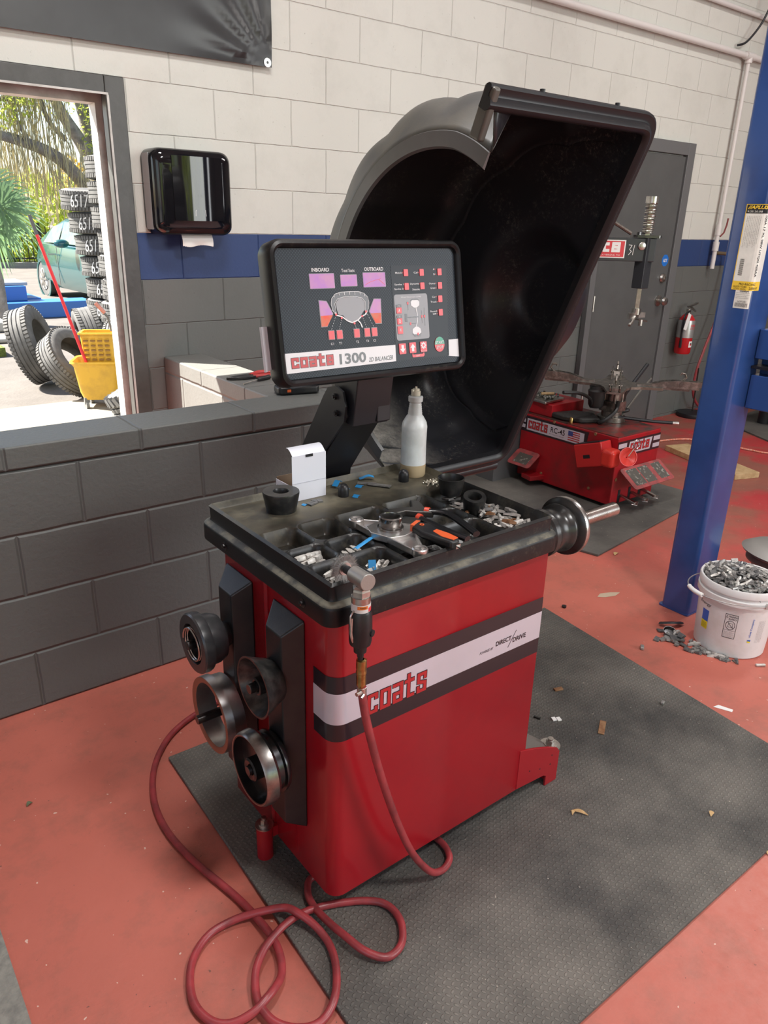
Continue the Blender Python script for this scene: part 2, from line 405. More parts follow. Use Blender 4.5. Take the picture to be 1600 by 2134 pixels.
def logo(mb, fn, x0, x1, y0, y1, fn2, lean=0, mi_in=0, mi_out=1):
    w = (x1-x0)/5/(y1-y0)
    block_word(mb, 'coats', fn, x0, x1, y0, y1, .35*w, mi_out, lean)
    block_word(mb, 'coats', fn2, x0, x1, y0, y1, .25*w, mi_in, lean)
# ------------------------------------------------------------------ room
YB = 3.516; GRAYP = (.118, .123, .117); BLUEP = (.019, .046, .150); WHITEP = (.60, .60, .555)
mb_back = block_mat('painted_block_wall', 0, .1136, .0205, [(0, GRAYP), (1.2395, BLUEP), (1.4427, WHITEP)], .6, (.0040, .12), .004)
mb_low = block_mat('gray_block_wall', 0, .2146, 0, [(0, GRAYP)], .35, (.0085, .10), .008)
mb_ret = block_mat('gray_block_return', 1, .05, 0, [(0, (.16,.16,.15))], .5, (.010, .3))
mb_side = block_mat('side_block_wall', 1, .1, .0205, [(0, GRAYP), (1.2395, BLUEP), (1.4427, WHITEP)], .4)
S = lambda o: tag(o, kind='structure')
S(MB().box((-3.2, -6.2, -.12), (10.2, YB+.20, 0)).build('floor', floor_mat()))
wb = MB()
wb.box((1.325, YB, 0), (10.2, YB+.20, 4.2)); wb.box((-3.2, YB, 0), (-.75, YB+.20, 4.2)); wb.box((-.75, YB, 2.056), (1.325, YB+.20, 4.2))
S(wb.build('wall_back', mb_back))
S(MB().box((-3.4, -6.4, 0), (-3.2, -4.2, 4.2)).box((-3.4, .4, 0), (-3.2, YB+.2, 4.2)).box((-3.4, -4.2, 3.0), (-3.2, .4, 4.2)).build('wall_left', mb_side))
S(MB().box((10.2, -6.4, 0), (10.4, YB+.2, 4.2)).build('wall_right', mb_side))
S(MB().box((-3.4, -6.4, 3.1), (10.4, -6.2, 4.2)).box((-3.4, -6.4, 0), (-2.2, -6.2, 3.1)).box((8.2, -6.4, 0), (10.4, -6.2, 3.1)).box((2.6, -6.4, 0), (3.0, -6.2, 3.1)).build('wall_front', mb_back))
S(MB().box((-3.4, -6.4, 4.2), (10.4, YB+.2, 4.3)).build('ceiling', M('ceiling_paint', (.45, .44, .42), .8)))
low = MB().box((-2.6, 2.305, 0), (1.88, 2.505, .8128)).box((-2.6, 2.303, .8128), (1.88, 2.507, .885))
S(low.build('wall_low', mb_low, bevel=.006, seg=2))
S(MB().box((1.405, 2.507, 0), (1.605, YB-.002, .885)).build('wall_return', mb_ret, bevel=.008, seg=2))
S(MB().prism([(-2.6,-.6),(.098,-.6),(.104,1.495),(-2.6,1.52)], ((0,0,0),(1,0,0),(0,1,0),(0,0,1)), 0.0005, .004).build('trim_1', M('bare_concrete', (.25,.24,.21), .8, col2=(.16,.155,.14), vs=30, bs=50, bstr=.5, bdist=.004)))
# window opening: dark casing, deep jamb, outer strip coloured pale as if sunlit
wr = thing('window_1', None, None, (1.28, YB, 1.0)); S(wr)
f = MB()
f.box((1.238, YB-.022, .02), (1.322, YB+.03, 2.052)); f.box((-.75, YB-.022, 1.985), (1.238, YB+.028, 2.052))
f.box((1.262, YB+.0285, .02), (1.325, YB+.12, 1.9949)); f.box((-.75, YB+.0285, 1.995), (1.325, YB+.12, 2.053))
f.build('window_frame', m_frame, wr, bevel=.004)
MB().box((1.243, YB-.024, .03), (1.252, YB-.020, 1.98)).box((-.75, YB-.024, 1.98), (1.25, YB-.020, 1.988)).box((1.232, YB+.10, .02), (1.262, YB+.18, 1.9595)).box((-.75, YB+.10, 1.96), (1.262, YB+.18, 1.9945)).build('lit_frame_edge', M('sunlit_frame_tone', (.55,.54,.52), .45, col2=(.4,.39,.37), vs=14), wr)  # sunlight on the frame edges put into their pale colour
# steel door with frame
dr = thing('door_1', None, None, (5.08, YB, 0)); S(dr)
f = MB(); f.box((4.565, YB-.045, 0), (4.625, YB-.002, 2.0)); f.box((5.545, YB-.045, 0), (5.635, YB-.002, 2.115)); f.box((4.625, YB-.044, 2.03), (5.545, YB-.002, 2.114)); f.box((4.565, YB-.045, 2.0), (4.625, YB-.002, 2.114))
f.build('door_frame', M('gray_frame_paint', (.13,.132,.135), .4), dr, bevel=.004)
MB().box((4.63, YB-.03, .01), (5.54, YB-.002, 2.022)).build('door_slab', m_dgray, dr, bevel=.002)
kn = MB(); kn.lathe([(0,0),(.042,0),(.042,.008),(.016,.012),(.014,.035),(.03,.045),(.034,.06),(.026,.075),(0,.078)], (5.46, YB-.03, .99), (0,-1,0), 20)
kn.build('door_knob', m_steel, dr)
MB().lathe([(0,0),(.034,0),(.036,.006),(.028,.02),(.012,.022),(0,.022)], (5.47, YB-.03, 1.16), (0,-1,0), 20).box((5.465, YB-.062, 1.150), (5.475, YB-.05, 1.172)).build('deadbolt', m_steel, dr)
for z in (1.76, 1.0, .28):
    MB().cyl((4.628, YB-.047, z-.055), (4.628, YB-.047, z+.055), .008, 8).build('hinge', m_steel, dr)
st = MB(); fn = plane_fn((5.475, YB-.0305, 1.29), (1,0,0), (0,0,1), 0)
flat(st, fn, [(.046*math.cos(PI/8+i*PI/4), .046*math.sin(PI/8+i*PI/4)) for i in range(8)])
fn2 = plane_fn((5.475, YB-.0305, 1.29), (1,0,0), (0,0,1), .0006); put_text(st, 'ADT', fn2, -.027, .027, -.012, .012, 1, off=.02)
st.build('round_sticker', [M('sticker_blue', (.02, .16, .55), .3), m_white], dr)
# ---- things on the back wall
bn = MB()
def banner(u, v):
    x = -1.2+3.228*u; z = 2.172+1.1*v+.012*u*0; d = math.hypot(2.028-x, (z-2.172)); a = math.atan2(z-2.172, 2.028-x)
    w = .010*math.sin(a*15)*math.exp(-((d-.16)/.22)**2)*min(1, d*8)+.004*math.sin(x*5+z*3)
    return (x, YB-.020+w*.8-.004*(1-v), z-.02*(1-u))
bn.grid(banner, 160, 50)
tb = tag(bn.build('vinyl_banner', M('black_vinyl', (.030,.031,.033), .33, col2=(.022,.022,.023), vs=3), solid=.001), 'black vinyl banner with a white letter, hung above the window opening', 'banner')
MB().lathe([(.006,0),(.018,0),(.019,.003),(.006,.003)], (2.006, YB-.026, 2.19), (0,-1,0), 16, close=True).build('grommet', m_steel, tb)
fn = plane_fn((1.0, YB-.031, 2.33), (1,0,0), (0,0,1)); q = MB(); flat(q, fn, [(-.42,.10),(.10,.0),(.155,.045),(.19,.35),(-.1,.5)]); q.build('printed_letter', m_white, tb)
# towel dispenser
td = thing('paper_towel_dispenser', 'glossy black paper towel dispenser on the white block wall', 'towel dispenser', (1.55, YB, 1.44))
def disp_ring(inset, y): return [(x, y, z) for x, z in rrect(1.372+inset, 1.437+inset, 1.742-inset, 1.792-inset, .045-.3*inset, 6)]
q = MB(); rings = [disp_ring(.0, YB-.001), disp_ring(0, YB-.10), disp_ring(.004, YB-.125), disp_ring(.016, YB-.139), disp_ring(.04, YB-.146)]
k = len(rings[0]); vs = sum(rings, []); fs = [(j*k+i, (j+1)*k+i, (j+1)*k+(i+1)%k, j*k+(i+1)%k) for j in range(4) for i in range(k)]; fs.append(tuple(range(4*k, 5*k))[::-1]); q.add(vs, fs, 0, True)
q.build('housing', m_blkg, td)
MB().grid(lambda u, v: (1.452+.235*u, YB-.146-.012*math.sin(PI*u)-.002, 1.50+.262*v), 20, 4).build('front_cover', m_blkg, td, solid=.002)
MB().box((1.375, YB-.09, 1.46), (1.3705, YB-.02, 1.77)).build('side_reflection', M('side_reflection_gray', (.25,.25,.26), .15), td)  # pale sheet stands for the whitish reflection on the glossy black side
q = MB(); fn = plane_fn((1.57, YB-.1615, 0), (1,0,0), (0,0,1))
flat(q, fn, [(-.014,1.598),(.014,1.598),(.014,1.611),(-.014,1.611)]); put_text(q, 'TORK', plane_fn((1.57, YB-.1622, 0), (1,0,0), (0,0,1)), -.012, .012, 1.600, 1.609, 1, off=.02)
def line2(mb, fn, pts, w, mi=0):
    for a, b in zip(pts[:-1], pts[1:]):
        a = Vector(a); b = Vector(b); d = (b-a).normalized(); nn = Vector((-d.y, d.x))*w/2
        mb.add([fn(*(a-nn)), fn(*(b-nn)), fn(*(b+nn)), fn(*(a+nn))], [(0,1,2,3)], mi)
line2(q, fn, [(-.016,1.545),(-.016,1.568),(.012,1.568),(.012,1.545)], .0015); line2(q, fn, [(-.002,1.562),(-.002,1.545)], .004)
line2(q, fn, [(-.026,1.520),(-.024,1.545),(-.012,1.538),(-.01,1.528),(.006,1.528),(.010,1.540),(.022,1.545),(.024,1.520)], .0016)
q.build('printed_icons', [m_white, m_blkg], td)
q = MB(); q.grid(lambda u, v: (1.50+.15*u, YB-.09-.012*math.sin(v*2.2)-.004*math.sin(u*9)*v, 1.442-.048*v-.004*math.sin(u*7)*v-(.004*abs(math.sin(u*60)) if v > .95 else 0)), 40, 6)
tag(q.build('paper_towel', M('towel_paper', (.78,.77,.74), .8), solid=.0006), 'strip of white paper towel hanging under the dispenser', 'paper towel')
# pipes
pp = thing('air_pipe', 'white painted pipe along the wall top with a drop to the valve', 'pipe', (6.146, 3.47, 1.35))
q = MB(); q.cyl((2.2, 3.47, 2.747), (10.1, 3.47, 2.747), .021, 14); q.cyl((6.146, 3.47, 2.747), (6.146, 3.47, 1.33), .0165, 12)
q.build('pipe', m_pipe, pp)
q = MB(); q.cyl((6.09,3.47,2.747),(6.205,3.47,2.747),.029,14); q.cyl((6.146,3.47,2.70),(6.146,3.47,2.76),.027,12); q.build('tee_fitting', m_pipe, pp)
MB().cyl((6.146,3.47,1.56),(6.146,3.47,1.48),.022,12).build('fitting', m_pipe, pp)
MB().cyl((6.146,3.47,1.43),(6.146,3.47,1.36),.025,12).cyl((6.146,3.47,1.36),(6.146,3.47,1.22),.018,12).build('fitting', m_pipe, pp)
q = MB(); q.tube([(6.16,3.455,1.47),(6.19,3.445,1.50),(6.205,3.44,1.56),(6.21,3.44,1.61)], .007, 6); q.build('valve_lever', M('red_lever', (.22,.05,.05), .5), pp)
MB().cyl((6.146,3.47,1.345),(6.33,3.44,1.335),.014,10).build('nipple', M('old_brass', (.22,.17,.11), .5, .7), pp)
q = MB(); q.cyl((5.2,3.48,3.018),(10.1,3.48,3.018),.016,10)
tag(q.build('electrical_conduit', m_pipe), 'upper thin white conduit near the ceiling line', 'conduit')
tag(MB().tube(smooth_path([(5.99,3.49,2.80),(6.06,3.46,2.83),(6.16,3.43,2.95),(6.22,3.40,3.10),(6.24,3.3,3.3)]), .008, 8).build('wall_cable', m_blkm), 'loose black cable looping down the upper wall', 'cable')
q = MB().tube(smooth_path([(6.33,3.43,1.33),(6.34,3.42,1.2),(6.28,3.42,.85),(6.16,3.42,.55),(6.10,3.42,.36),(6.12,3.42,.18),(6.25,3.40,.05),(6.5,3.36,.015),(7.1,3.2,.013)]), .0115, 8)
tag(q.build('wall_air_hose', m_hose), 'red air hose hanging from the valve on the back wall', 'hose')
# extinguisher
ex = thing('fire_extinguisher', 'red fire extinguisher hung on the gray wall beside the door', 'fire extinguisher', (5.84, 3.43, .56))
ec = (5.84, 3.432)
MB().lathe([(0,.555),(.058,.556),(.066,.57),(.066,.80),(.060,.835),(.035,.868),(.02,.875),(0,.876)], (ec[0],ec[1],0), n=28).build('cylinder', M('extinguisher_red', (.45,.015,.02), .25), ex)
MB().lathe([(.0675,.688),(.0675,.835-.02),(.064,.828)], (ec[0],ec[1],0), n=28).build('metal_band', M('band_gray', (.40,.40,.40), .35, .6), ex)
q = MB(); q.cyl((ec[0],ec[1],.872),(ec[0],ec[1],.915),.018,12); q.obox((ec[0]+.03,ec[1]-.01,.945),(.13,.02,.012),Matrix.Rotation(math.radians(-10),3,'Y')); q.obox((ec[0]+.04,ec[1]-.01,.915),(.10,.018,.008),Matrix.Rotation(math.radians(28),3,'Y')); q.build('valve_handle', m_steel, ex)
q = MB().tube(smooth_path([(ec[0]-.01,ec[1]-.02,.90),(ec[0]-.07,ec[1]-.02,.87),(ec[0]-.085,ec[1]-.02,.78),(ec[0]-.075,ec[1]-.02,.66)]), .008, 8); q.cyl((ec[0]-.075,ec[1]-.02,.67),(ec[0]-.072,ec[1]-.02,.61),.011,8); q.build('nozzle_hose', m_blkm, ex)
q = MB(); q.obox((ec[0]-.075,ec[1]-.050,.82),(.045,.002,.13),Matrix.Rotation(math.radians(18),3,'Y')); q.build('inspection_tag', m_white, ex)
q = MB(); C = lambda r, z0: (lambda x, z: (ec[0]+r*math.sin(x/r), ec[1]-r*math.cos(x/r), z0+z))
for i in range(6): q.add([C(.0672,0)(x, z) for x in (-.022+.044*i/6, -.022+.044*(i+1)/6) for z in (.612,.662)], [(0,2,3,1)])
for i in range(12): q.add([C(.0676,0)(.012*math.cos(a), .637+.012*math.sin(a)) for a in (i*PI/6, (i+1)*PI/6)]+[C(.0676,0)(0,.637)], [(0,1,2)], 1 if i%12 < 6 else 2)
q.build('label_sticker', [m_white, m_blkm, m_dred], ex)
q = MB(); put_text(q, 'FIRE', C(.0684,0), -.03, .03, .775, .795, 0, off=.02); put_text(q, 'EXTINGUISHER', C(.0684,0), -.034, .03, .758, .769); q.build('band_print', m_dred, ex)
# floor stand by the wall
fs_ = thing('floor_stand', 'thin rod stand with a round black base by the far wall', 'stand', (6.08,3.38,0))
MB().lathe([(0,.0),(.125,.0),(.13,.012),(.125,.035),(.03,.045),(.0,.046)],(6.08,3.38,0),n=28).build('base', m_blkm, fs_)
MB().cyl((6.08,3.38,.04),(6.06,3.38,.42),.006,8).build('rod', m_dsteel, fs_)
# pliers and screwdriver on the return wall
pl = thing('pliers', 'pliers with red handles lying on the low wall corner', 'pliers', (1.55,2.84,.886))
q = MB(); q.tube(smooth_path([(1.52,2.86,.893),(1.58,2.89,.896),(1.66,2.87,.893)]), .009, 8); q.tube(smooth_path([(1.52,2.83,.893),(1.56,2.82,.896),(1.65,2.80,.893)]), .009, 8); q.build('handle', M('red_grip', (.42,.03,.03), .4), pl)
q = MB(); q.prism([(1.40,2.845),(1.47,2.815),(1.53,2.82),(1.53,2.87),(1.47,2.87)], ((0,0,0),(1,0,0),(0,1,0),(0,0,1)), .887, .899); q.build('jaw', m_dsteel, pl, bevel=.002)
sd = thing('screwdriver', 'small screwdriver lying beside the red pliers', 'screwdriver', (1.55,2.77,.886))
MB().cyl((1.42,2.73,.890),(1.50,2.76,.894),.003,8).build('shaft', m_steel, sd)
MB().cyl((1.50,2.76,.895),(1.57,2.785,.895),.008,10,r1=.010).build('handle', m_blk, sd)
sc = thing('scan_tool', 'black handheld scan tool lying on the low wall corner', 'scan tool', (1.52,2.5,.886))
q = MB(); q.prism(rrect(-.085,-.04,.085,.04,.02), ((1.53,2.50,.886),(.97,-.24,0),(.24,.97,0),(0,0,1)), 0, .032); q.build('body', m_blk, sc, bevel=.01)
MB().prism(rrect(-.05,-.026,.05,.026,.006), ((1.53,2.50,.886),(.97,-.24,0),(.24,.97,0),(0,0,1)), .0325, .0335).build('screen', m_blkg, sc)
MB().prism(rrect(-.05,-.004,-.035,.006,.001), ((1.53,2.50,.902),(.97,-.24,0),(0,0,1),(-.24,-.97,0)), .040, .0415).build('port', M('orange_port', (.6,.1,.02), .5), sc)
# ---- mats
mm = mat_rubber('studded_rubber_mat', .0132, .9); mm2 = mat_rubber('plain_rubber_mat', .03, .5, .15)
tag(MB().prism([(.600,.560),(2.17,.545),(2.30,1.781),(.640,1.812)], ((0,0,0),(1,0,0),(0,1,0),(0,0,1)), .0005, .012).build('rubber_floor_mat', mm, bevel=.003), 'black studded rubber mat under the red balancer', 'mat')
tag(MB().prism([(2.94,1.99),(4.20,2.15),(4.10,3.25),(2.60,3.25)], ((0,0,0),(1,0,0),(0,1,0),(0,0,1)), .0005, .013).build('rubber_floor_mat', mm2, bevel=.003), 'plain dark rubber mat under the red tyre changer', 'mat')
# ------------------------------------------------------------------ wheel balancer
WB = thing('wheel_balancer', 'red wheel balancer with raised black hood and angled control display', 'wheel balancer', (1.04, 1.3, .012))
X0, X1, Y0, Y1 = .722, 1.357, 1.0586, 1.52
def cab_outline(o=0, r=.034):
    return [(X1+o*.0, Y0-o), (X1, Y1), (X0-o, Y1)]+[(X0+r-(r+o)*math.cos(a), Y0+r-(r+o)*math.sin(a)) for a in [i*PI/16 for i in range(9)]]
F0 = ((0,0,0),(1,0,0),(0,1,0),(0,0,1))
q = MB(); ol = cab_outline(); n = len(ol)
q.add([(x,y,z) for z in (.065,.80) for x,y in ol], [tuple(range(n))[::-1], tuple(range(n,2*n))]); q.add([(x,y,z) for z in (.065,.80) for x,y in ol], [(i,(i+1)%n,n+(i+1)%n,n+i) for i in range(n)], 0, False)
cab = q.build('cabinet', m_red, WB); 
for p in cab.data.polygons: p.use_smooth = 4 <= len(p.vertices) <= 4 and p.index > 3 and p.index < 2+n
# recessed strip and seam on the left side
q = MB(); q.box((X0-.002, 1.315, .10), (X0+.001, 1.33, .79)); q.build('seam', m_red, cab)
# wrap-around decal bands
def band(z0, z1, o, mi, q):
    P = [(X0-o, 1.13)]+[(X0+.034-(.034+o)*math.cos(a), Y0+.034-(.034+o)*math.sin(a)) for a in [i*PI/16 for i in range(9)]]+[(X1, Y0-o)]
    q.add([(x,y,z) for z in (z0,z1) for x,y in P], [(i,i+1,len(P)+i+1,len(P)+i) for i in range(len(P)-1)], mi, True)
q = MB(); band(.5011,.6607,.0008,0,q); band(.5444,.6203,.0014,1,q)
dec = q.build('striped_decal', [m_decalk, m_decalw], WB)
q = MB(); A_ = plane_fn((0,Y0-.0019,0),(1,0,0),(0,0,1)); B_ = plane_fn((0,Y0-.0023,0),(1,0,0),(0,0,1))
logo(q, A_, .806, .978, .5355, .5975, B_, 0, 0, 1)
q.build('maker_lettering', [m_decalr, m_decalk], dec)
q = MB(); put_text(q, 'POWERED BY', A_, 1.142, 1.188, .5695, .5765, 0, shear=.25); put_text(q, 'DIRECT', A_, 1.196, 1.250, .574, .587, 0, off=.025); put_text(q, 'DRIVE', A_, 1.256, 1.303, .565, .578, 0, off=.025)
line2(q, A_, [(1.240,.556),(1.266,.597)], .0016); q.build('small_lettering', m_decalk, dec)
# feet
ft = MB(); ft.prism([(1.335,.197),(1.40,.175),(1.462,.150),(1.50,.130),(1.512,.115),(1.512,.0125),(1.462,.0125),(1.462,.048),(1.45,.055),(1.335,.0655)], ((0,Y0-.0005,0),(1,0,0),(0,0,1),(0,-1,0)), -.006, .001)
ft.cyl((1.503,1.087,.0125),(1.503,1.087,.118),.024,24)
ft.add([(1.35,1.058,.19),(1.49,1.064,.118),(1.503,1.11,.118),(1.35,1.38,.19),(1.35,1.058,.186),(1.49,1.064,.114),(1.503,1.11,.114),(1.35,1.38,.186)], [(0,1,2,3),(7,6,5,4),(0,4,5,1),(1,5,6,2),(2,6,7,3)], 1)
fr = ft.build('front_foot', [m_red, M('dusty_gray_top', (.14,.125,.11), .8)], WB, bevel=.003)
def bolt(parent, x, y, z, r=.030):
    q = MB(); q.cyl((x,y,z),(x,y,z+.004),r,28); q.cyl((x,y,z+.004),(x,y,z+.008),r*.6,24); q.cyl((x,y,z+.008),(x,y,z+.020),r*.40,6,smooth=False); q.cyl((x,y,z+.02),(x,y,z+.026),r*.28,12)
    return q.build('anchor_bolt', m_steel, parent)
bolt(fr, 1.503, 1.087, .118)
for nm, (x, y, z) in (('side_foot', (.690, 1.315, .108)), ('rear_foot', (1.40, 1.53, .108))):
    q = MB(); q.cyl((x,y,.0125),(x,y,z),.021,24); q.box((min(x,X0 if x<1 else X1)+.0,y-.012,.07),(max(x,X0 if x<1 else X1)+.002,y+.012,.10)); o = q.build(nm, m_red, WB); bolt(o, x, y, z, .023)
MB().box((.80,1.155,.0125),(1.30,1.48,.065)).build('base_frame', m_blkm, WB)
for x, z in ((1.385,.105),(1.43,.09),(1.475,.085),(1.478,.115)): MB().cyl((x,Y0-.0020,z),(x,Y0-.0005,z),.0022,8).build('rivet_hole', m_blkm, fr)
# peg brackets
for y0, y1, yc0, yc1 in ((1.160,1.290,1.183,1.246), (1.382,1.512,1.405,1.468)):
    q = MB(); q.add([(X0-.0005,y0,.205),(X0-.0005,y1,.205),(X0-.0005,y1,.752),(X0-.0005,y0,.752),(.675,yc0,.225),(.675,yc1,.225),(.675,yc1,.718),(.675,yc0,.718)], [(0,1,2,3),(4,7,6,5),(0,4,5,1),(1,5,6,2),(2,6,7,3),(3,7,4,0)])
    q.build('peg_bracket', m_blk, WB, bevel=.004)
# pegs: (y, z, x end)
for y, z, x in ((1.212,.600,.612),(1.212,.392,.600),(1.436,.607,.575),(1.436,.397,.585)):
    MB().cyl((.68,y,z),(x,y,z),.011,16).build('storage_peg', m_dsteel, WB, bevel=.001)
# ---- moulded tray
TX0, TX1, TY0, TY1 = .718, 1.362, 1.060, 1.590
bins = [(.738,1.078,.829,1.182,.038),(.838,1.078,.930,1.182,.038),(.738,1.191,.829,1.271,.038),(.838,1.191,.930,1.271,.038),(.738,1.280,.829,1.384,.038),(.838,1.280,.930,1.384,.038),
        (.942,1.078,1.078,1.190,.041),(1.088,1.078,1.222,1.190,.041),(.942,1.199,1.078,1.272,.041),(1.088,1.199,1.222,1.272,.041),(.942,1.281,1.078,1.384,.041),(1.088,1.281,1.222,1.384,.041),
        (1.233,1.078,1.350,1.384,.032)]
NX, NY = 230, 190
gx = np.linspace(TX0, TX1, NX+1); gy = np.linspace(TY0, TY1, NY+1); GX, GY = np.meshgrid(gx, gy)
def ss(a, b, x): t = np.clip((x-a)/(b-a), 0, 1); return t*t*(3-2*t)
H = np.full_like(GX, .862)
e = np.minimum(np.minimum(GX-TX0, TX1-GX), np.minimum(GY-TY0, TY1-GY))
H += .016*(1-ss(.005,.014,e)) - .006*(1-ss(0,.006,e))
for x0,y0,x1,y1,dp in bins:
    r = .022; dx = np.abs(GX-(x0+x1)/2)-(x1-x0)/2+r; dy = np.abs(GY-(y0+y1)/2)-(y1-y0)/2+r
    sd = np.hypot(np.maximum(dx,0), np.maximum(dy,0))+np.minimum(np.maximum(dx,dy),0)-r
    H -= dp*ss(.003,-.018,sd) if False else dp*(1-ss(-.013,.004,sd))
q = MB(); q.add(list(zip(GX.ravel(), GY.ravel(), H.ravel())), [(j*(NX+1)+i, j*(NX+1)+i+1, (j+1)*(NX+1)+i+1, (j+1)*(NX+1)+i) for j in range(NY) for i in range(NX)], 0, True)
def ringpts(o, z, r):
    return [(x,y,z) for x,y in rrect(TX0-o, TY0-o, TX1+o, TY1+o, r, 6)]
prof = [(.0,.8715,.006),(.0005,.866,.012),(.001,.845,.016),(.003,.840,.018),(.012,.836,.024),(.016,.832,.028),(.0175,.826,.030),(.0175,.796,.030),(.0165,.791,.029),(.008,.790,.024)]
rings = [ringpts(*p_) for p_ in prof]; k = len(rings[0])
q.add(sum(rings, []), [(j*k+i, (j+1)*k+i, (j+1)*k+(i+1)%k, j*k+(i+1)%k) for j in range(len(rings)-1) if j not in (3,4) for i in range(k)], 1, True)
for j in (3,4): q.add(rings[j]+rings[j+1], [(i, k+i, k+(i+1)%k, (i+1)%k) for i in range(k)], 2, True)
q.add(ringpts(.006,.800,.02), [tuple(range(k))], 1)
m_tray = speckle_mat('dusty_tray_plastic', (.009,.009,.010), (.11,.097,.068), .5, .38, 60)
def tray_top():
    m, nt, b = nodes('tray_top_plastic'); P = geo(nt).outputs['Position']; s = nt.nodes.new('ShaderNodeSeparateXYZ'); L(nt, P, s.inputs[0])
    area = mth(nt, 'MULTIPLY', ramp(nt, mth(nt,'ADD',s.outputs[1],mth(nt,'MULTIPLY',noise(nt,P,9,3),.05)), 1.375, 1.46), ramp(nt, noise(nt, P, 7, 5, .7), .25, .7))
    area = mth(nt, 'ADD', mth(nt,'MULTIPLY',area,.95), mth(nt, 'MULTIPLY', ramp(nt, noise(nt, P, 22, 5, .8), .5, .72), .30), clamp=True)
    L(nt, mixc(nt, area, (.011,.011,.011), (.150,.133,.090)), b.inputs['Base Color'])
    L(nt, mth(nt,'ADD',.34,mth(nt,'MULTIPLY',area,.3)), b.inputs['Roughness']); bump(nt, b, noise(nt, P, 420, 2), .2, .0006); return m
tray = q.build('weight_tray', [tray_top(), m_tray, M('dusty_ledge', (.125,.115,.085), .6, col2=(.035,.034,.030), vs=26, lo=.42, hi=.62)], WB, weld=True)
for x, y, z, d in ((.7005,1.473,.812,(-1,0,0)),(.7005,1.135,.812,(-1,0,0))):
    q = MB(); q.lathe([(.0,.0),(.010,.0),(.010,.001),(.0,.001)],(x,y,z),d,20,0); q.lathe([(0,0),(.0055,0),(.0055,.006),(0,.007)],(x,y,z),d,6,0,False); q.build('tray_bolt', m_dsteel, tray)
# ---- spindle
sy, sz = 1.15, .783
q = MB(); q.lathe([(.0,.0),(.058,.0),(.060,.004),(.060,.050),(.057,.056),(.057,.062),(.063,.068),(.063,.082),(.058,.088),(.055,.095),(.054,.118),(.058,.128),(.064,.134),(.065,.142),(.060,.148),(.060,.153),(.076,.158),(.0785,.160),(.0785,.174),(.076,.178),(.020,.178)],(1.358,sy,sz),(1,0,0),48)
hub = q.build('hub_flange', M('hub_gray_metal', (.028,.028,.028), .26, .2, col2=(.05,.048,.046), vs=14), WB)
MB().lathe([(.0787,.163),(.0792,.165),(.0792,.173),(.078,.177)],(1.358,sy,sz),(1,0,0),48).build('flange_edge', m_steel, hub)
q = MB(); pr = [(0,.178)]; x = .178
while x < .385: pr += [(.0202,x),(.0190,x+.0012),(.0190,x+.002),(.0202,x+.0032)]; x += .004
pr += [(.0185,.388),(.012,.389),(0,.389)]
q.lathe(pr,(1.358,sy,sz),(1,0,0),28); q.build('threaded_shaft', m_steel, WB)
q = MB()
for a in range(3): t = .5+a*2*PI/3; q.cyl((1.534,sy+.062*math.cos(t),sz+.062*math.sin(t)),(1.5305,sy+.062*math.cos(t),sz+.062*math.sin(t)),.005,10)
q.cyl((1.36,1.10,.70),(1.385,1.10,.70),.012,12); q.build('flange_bolt', m_dsteel, hub)
MB().box((1.352,1.075,.735),(1.372,1.10,.775)).build('switch_box', m_blk, WB, bevel=.002)

# ---- hood
m_hin = speckle_mat('hood_inner_plastic', (.021,.021,.025), (.34,.31,.26), .55, .34, 80, (1.25, .92, 1.42, 1.60))
m_hout = M('hood_outer_plastic', (.050,.050,.049), .42, col2=(.115,.105,.082), vs=4, lo=.42, hi=.72, bs=260, bstr=.2, bdist=.0008)
P0 = Vector((1.21,1.783)); P1 = Vector((1.623,.79))
CF = Vector((1.48,1.25)); CN = Vector((1.403,1.304)); XN, XM, XC, XF = 1.23, 1.385, 1.70, 1.785
def sec(X, t):
    """point of the shell section at X, t from the top of the opening round the back to its bottom"""
    u = min(1, max(0, (X-XN)/(XM-XN))); u = u+(1-u)*(1-float(ss(.0,.030,np.float64(t)))); ub = math.sin(u*PI/2)
    th = math.radians((122.0*(1-ub)+116.9*ub)*(1-t)+(-66.7*(1-ub)-72.7*ub)*t)
    rn = .414+(-.017)*(1-min(1,t/.12))+.023*max(0,(t-.85)/.15)
    rf = .560+.037*(1-min(1,t/.15))**2-.08*ss(.72,1,np.float64(t))
    if .06 < t < .9: rf += .017*(abs(math.sin(t*22))-.5)*math.sin(min(1,max(0,(X-1.24)/.09))*PI*.5)*min(1,(t-.06)/.08)
    R = rn*(1-ub)+rf*ub; c = CN*(1-ub)+CF*ub
    if X > XC: R -= .06*((X-XC)/(XF-XC))**2*((1-float(ss(0,.07,np.float64(t))))+(1-float(ss(0,.07,np.float64(1-t)))))
    if X > XC: R -= .075*(1-math.sqrt(max(0,1-((X-XC)/(XF-XC))**2)))
    return Vector((X, c.x+R*math.cos(th), c.y+R*math.sin(th)))
HOOD = MB(); NT = 120
xs = list(np.linspace(XN, XM, 12))+list(np.linspace(XM, XC, 12))[1:]+[XC+(XF-XC)*math.sin(a) for a in np.linspace(0, PI/2, 9)[1:]]
vs = [sec(X, t/NT) for X in xs for t in range(NT+1)]
HOOD.add(vs, [(j*(NT+1)+i, (j+1)*(NT+1)+i, (j+1)*(NT+1)+i+1, j*(NT+1)+i+1) for j in range(len(xs)-1) for i in range(NT)], 0, True)
hood = HOOD.build('hood', [m_hout, m_hin], WB)
s_ = hood.modifiers.new('s', 'SOLIDIFY'); s_.thickness = .004; s_.offset = -1; s_.material_offset = 1; s_.material_offset_rim = 0
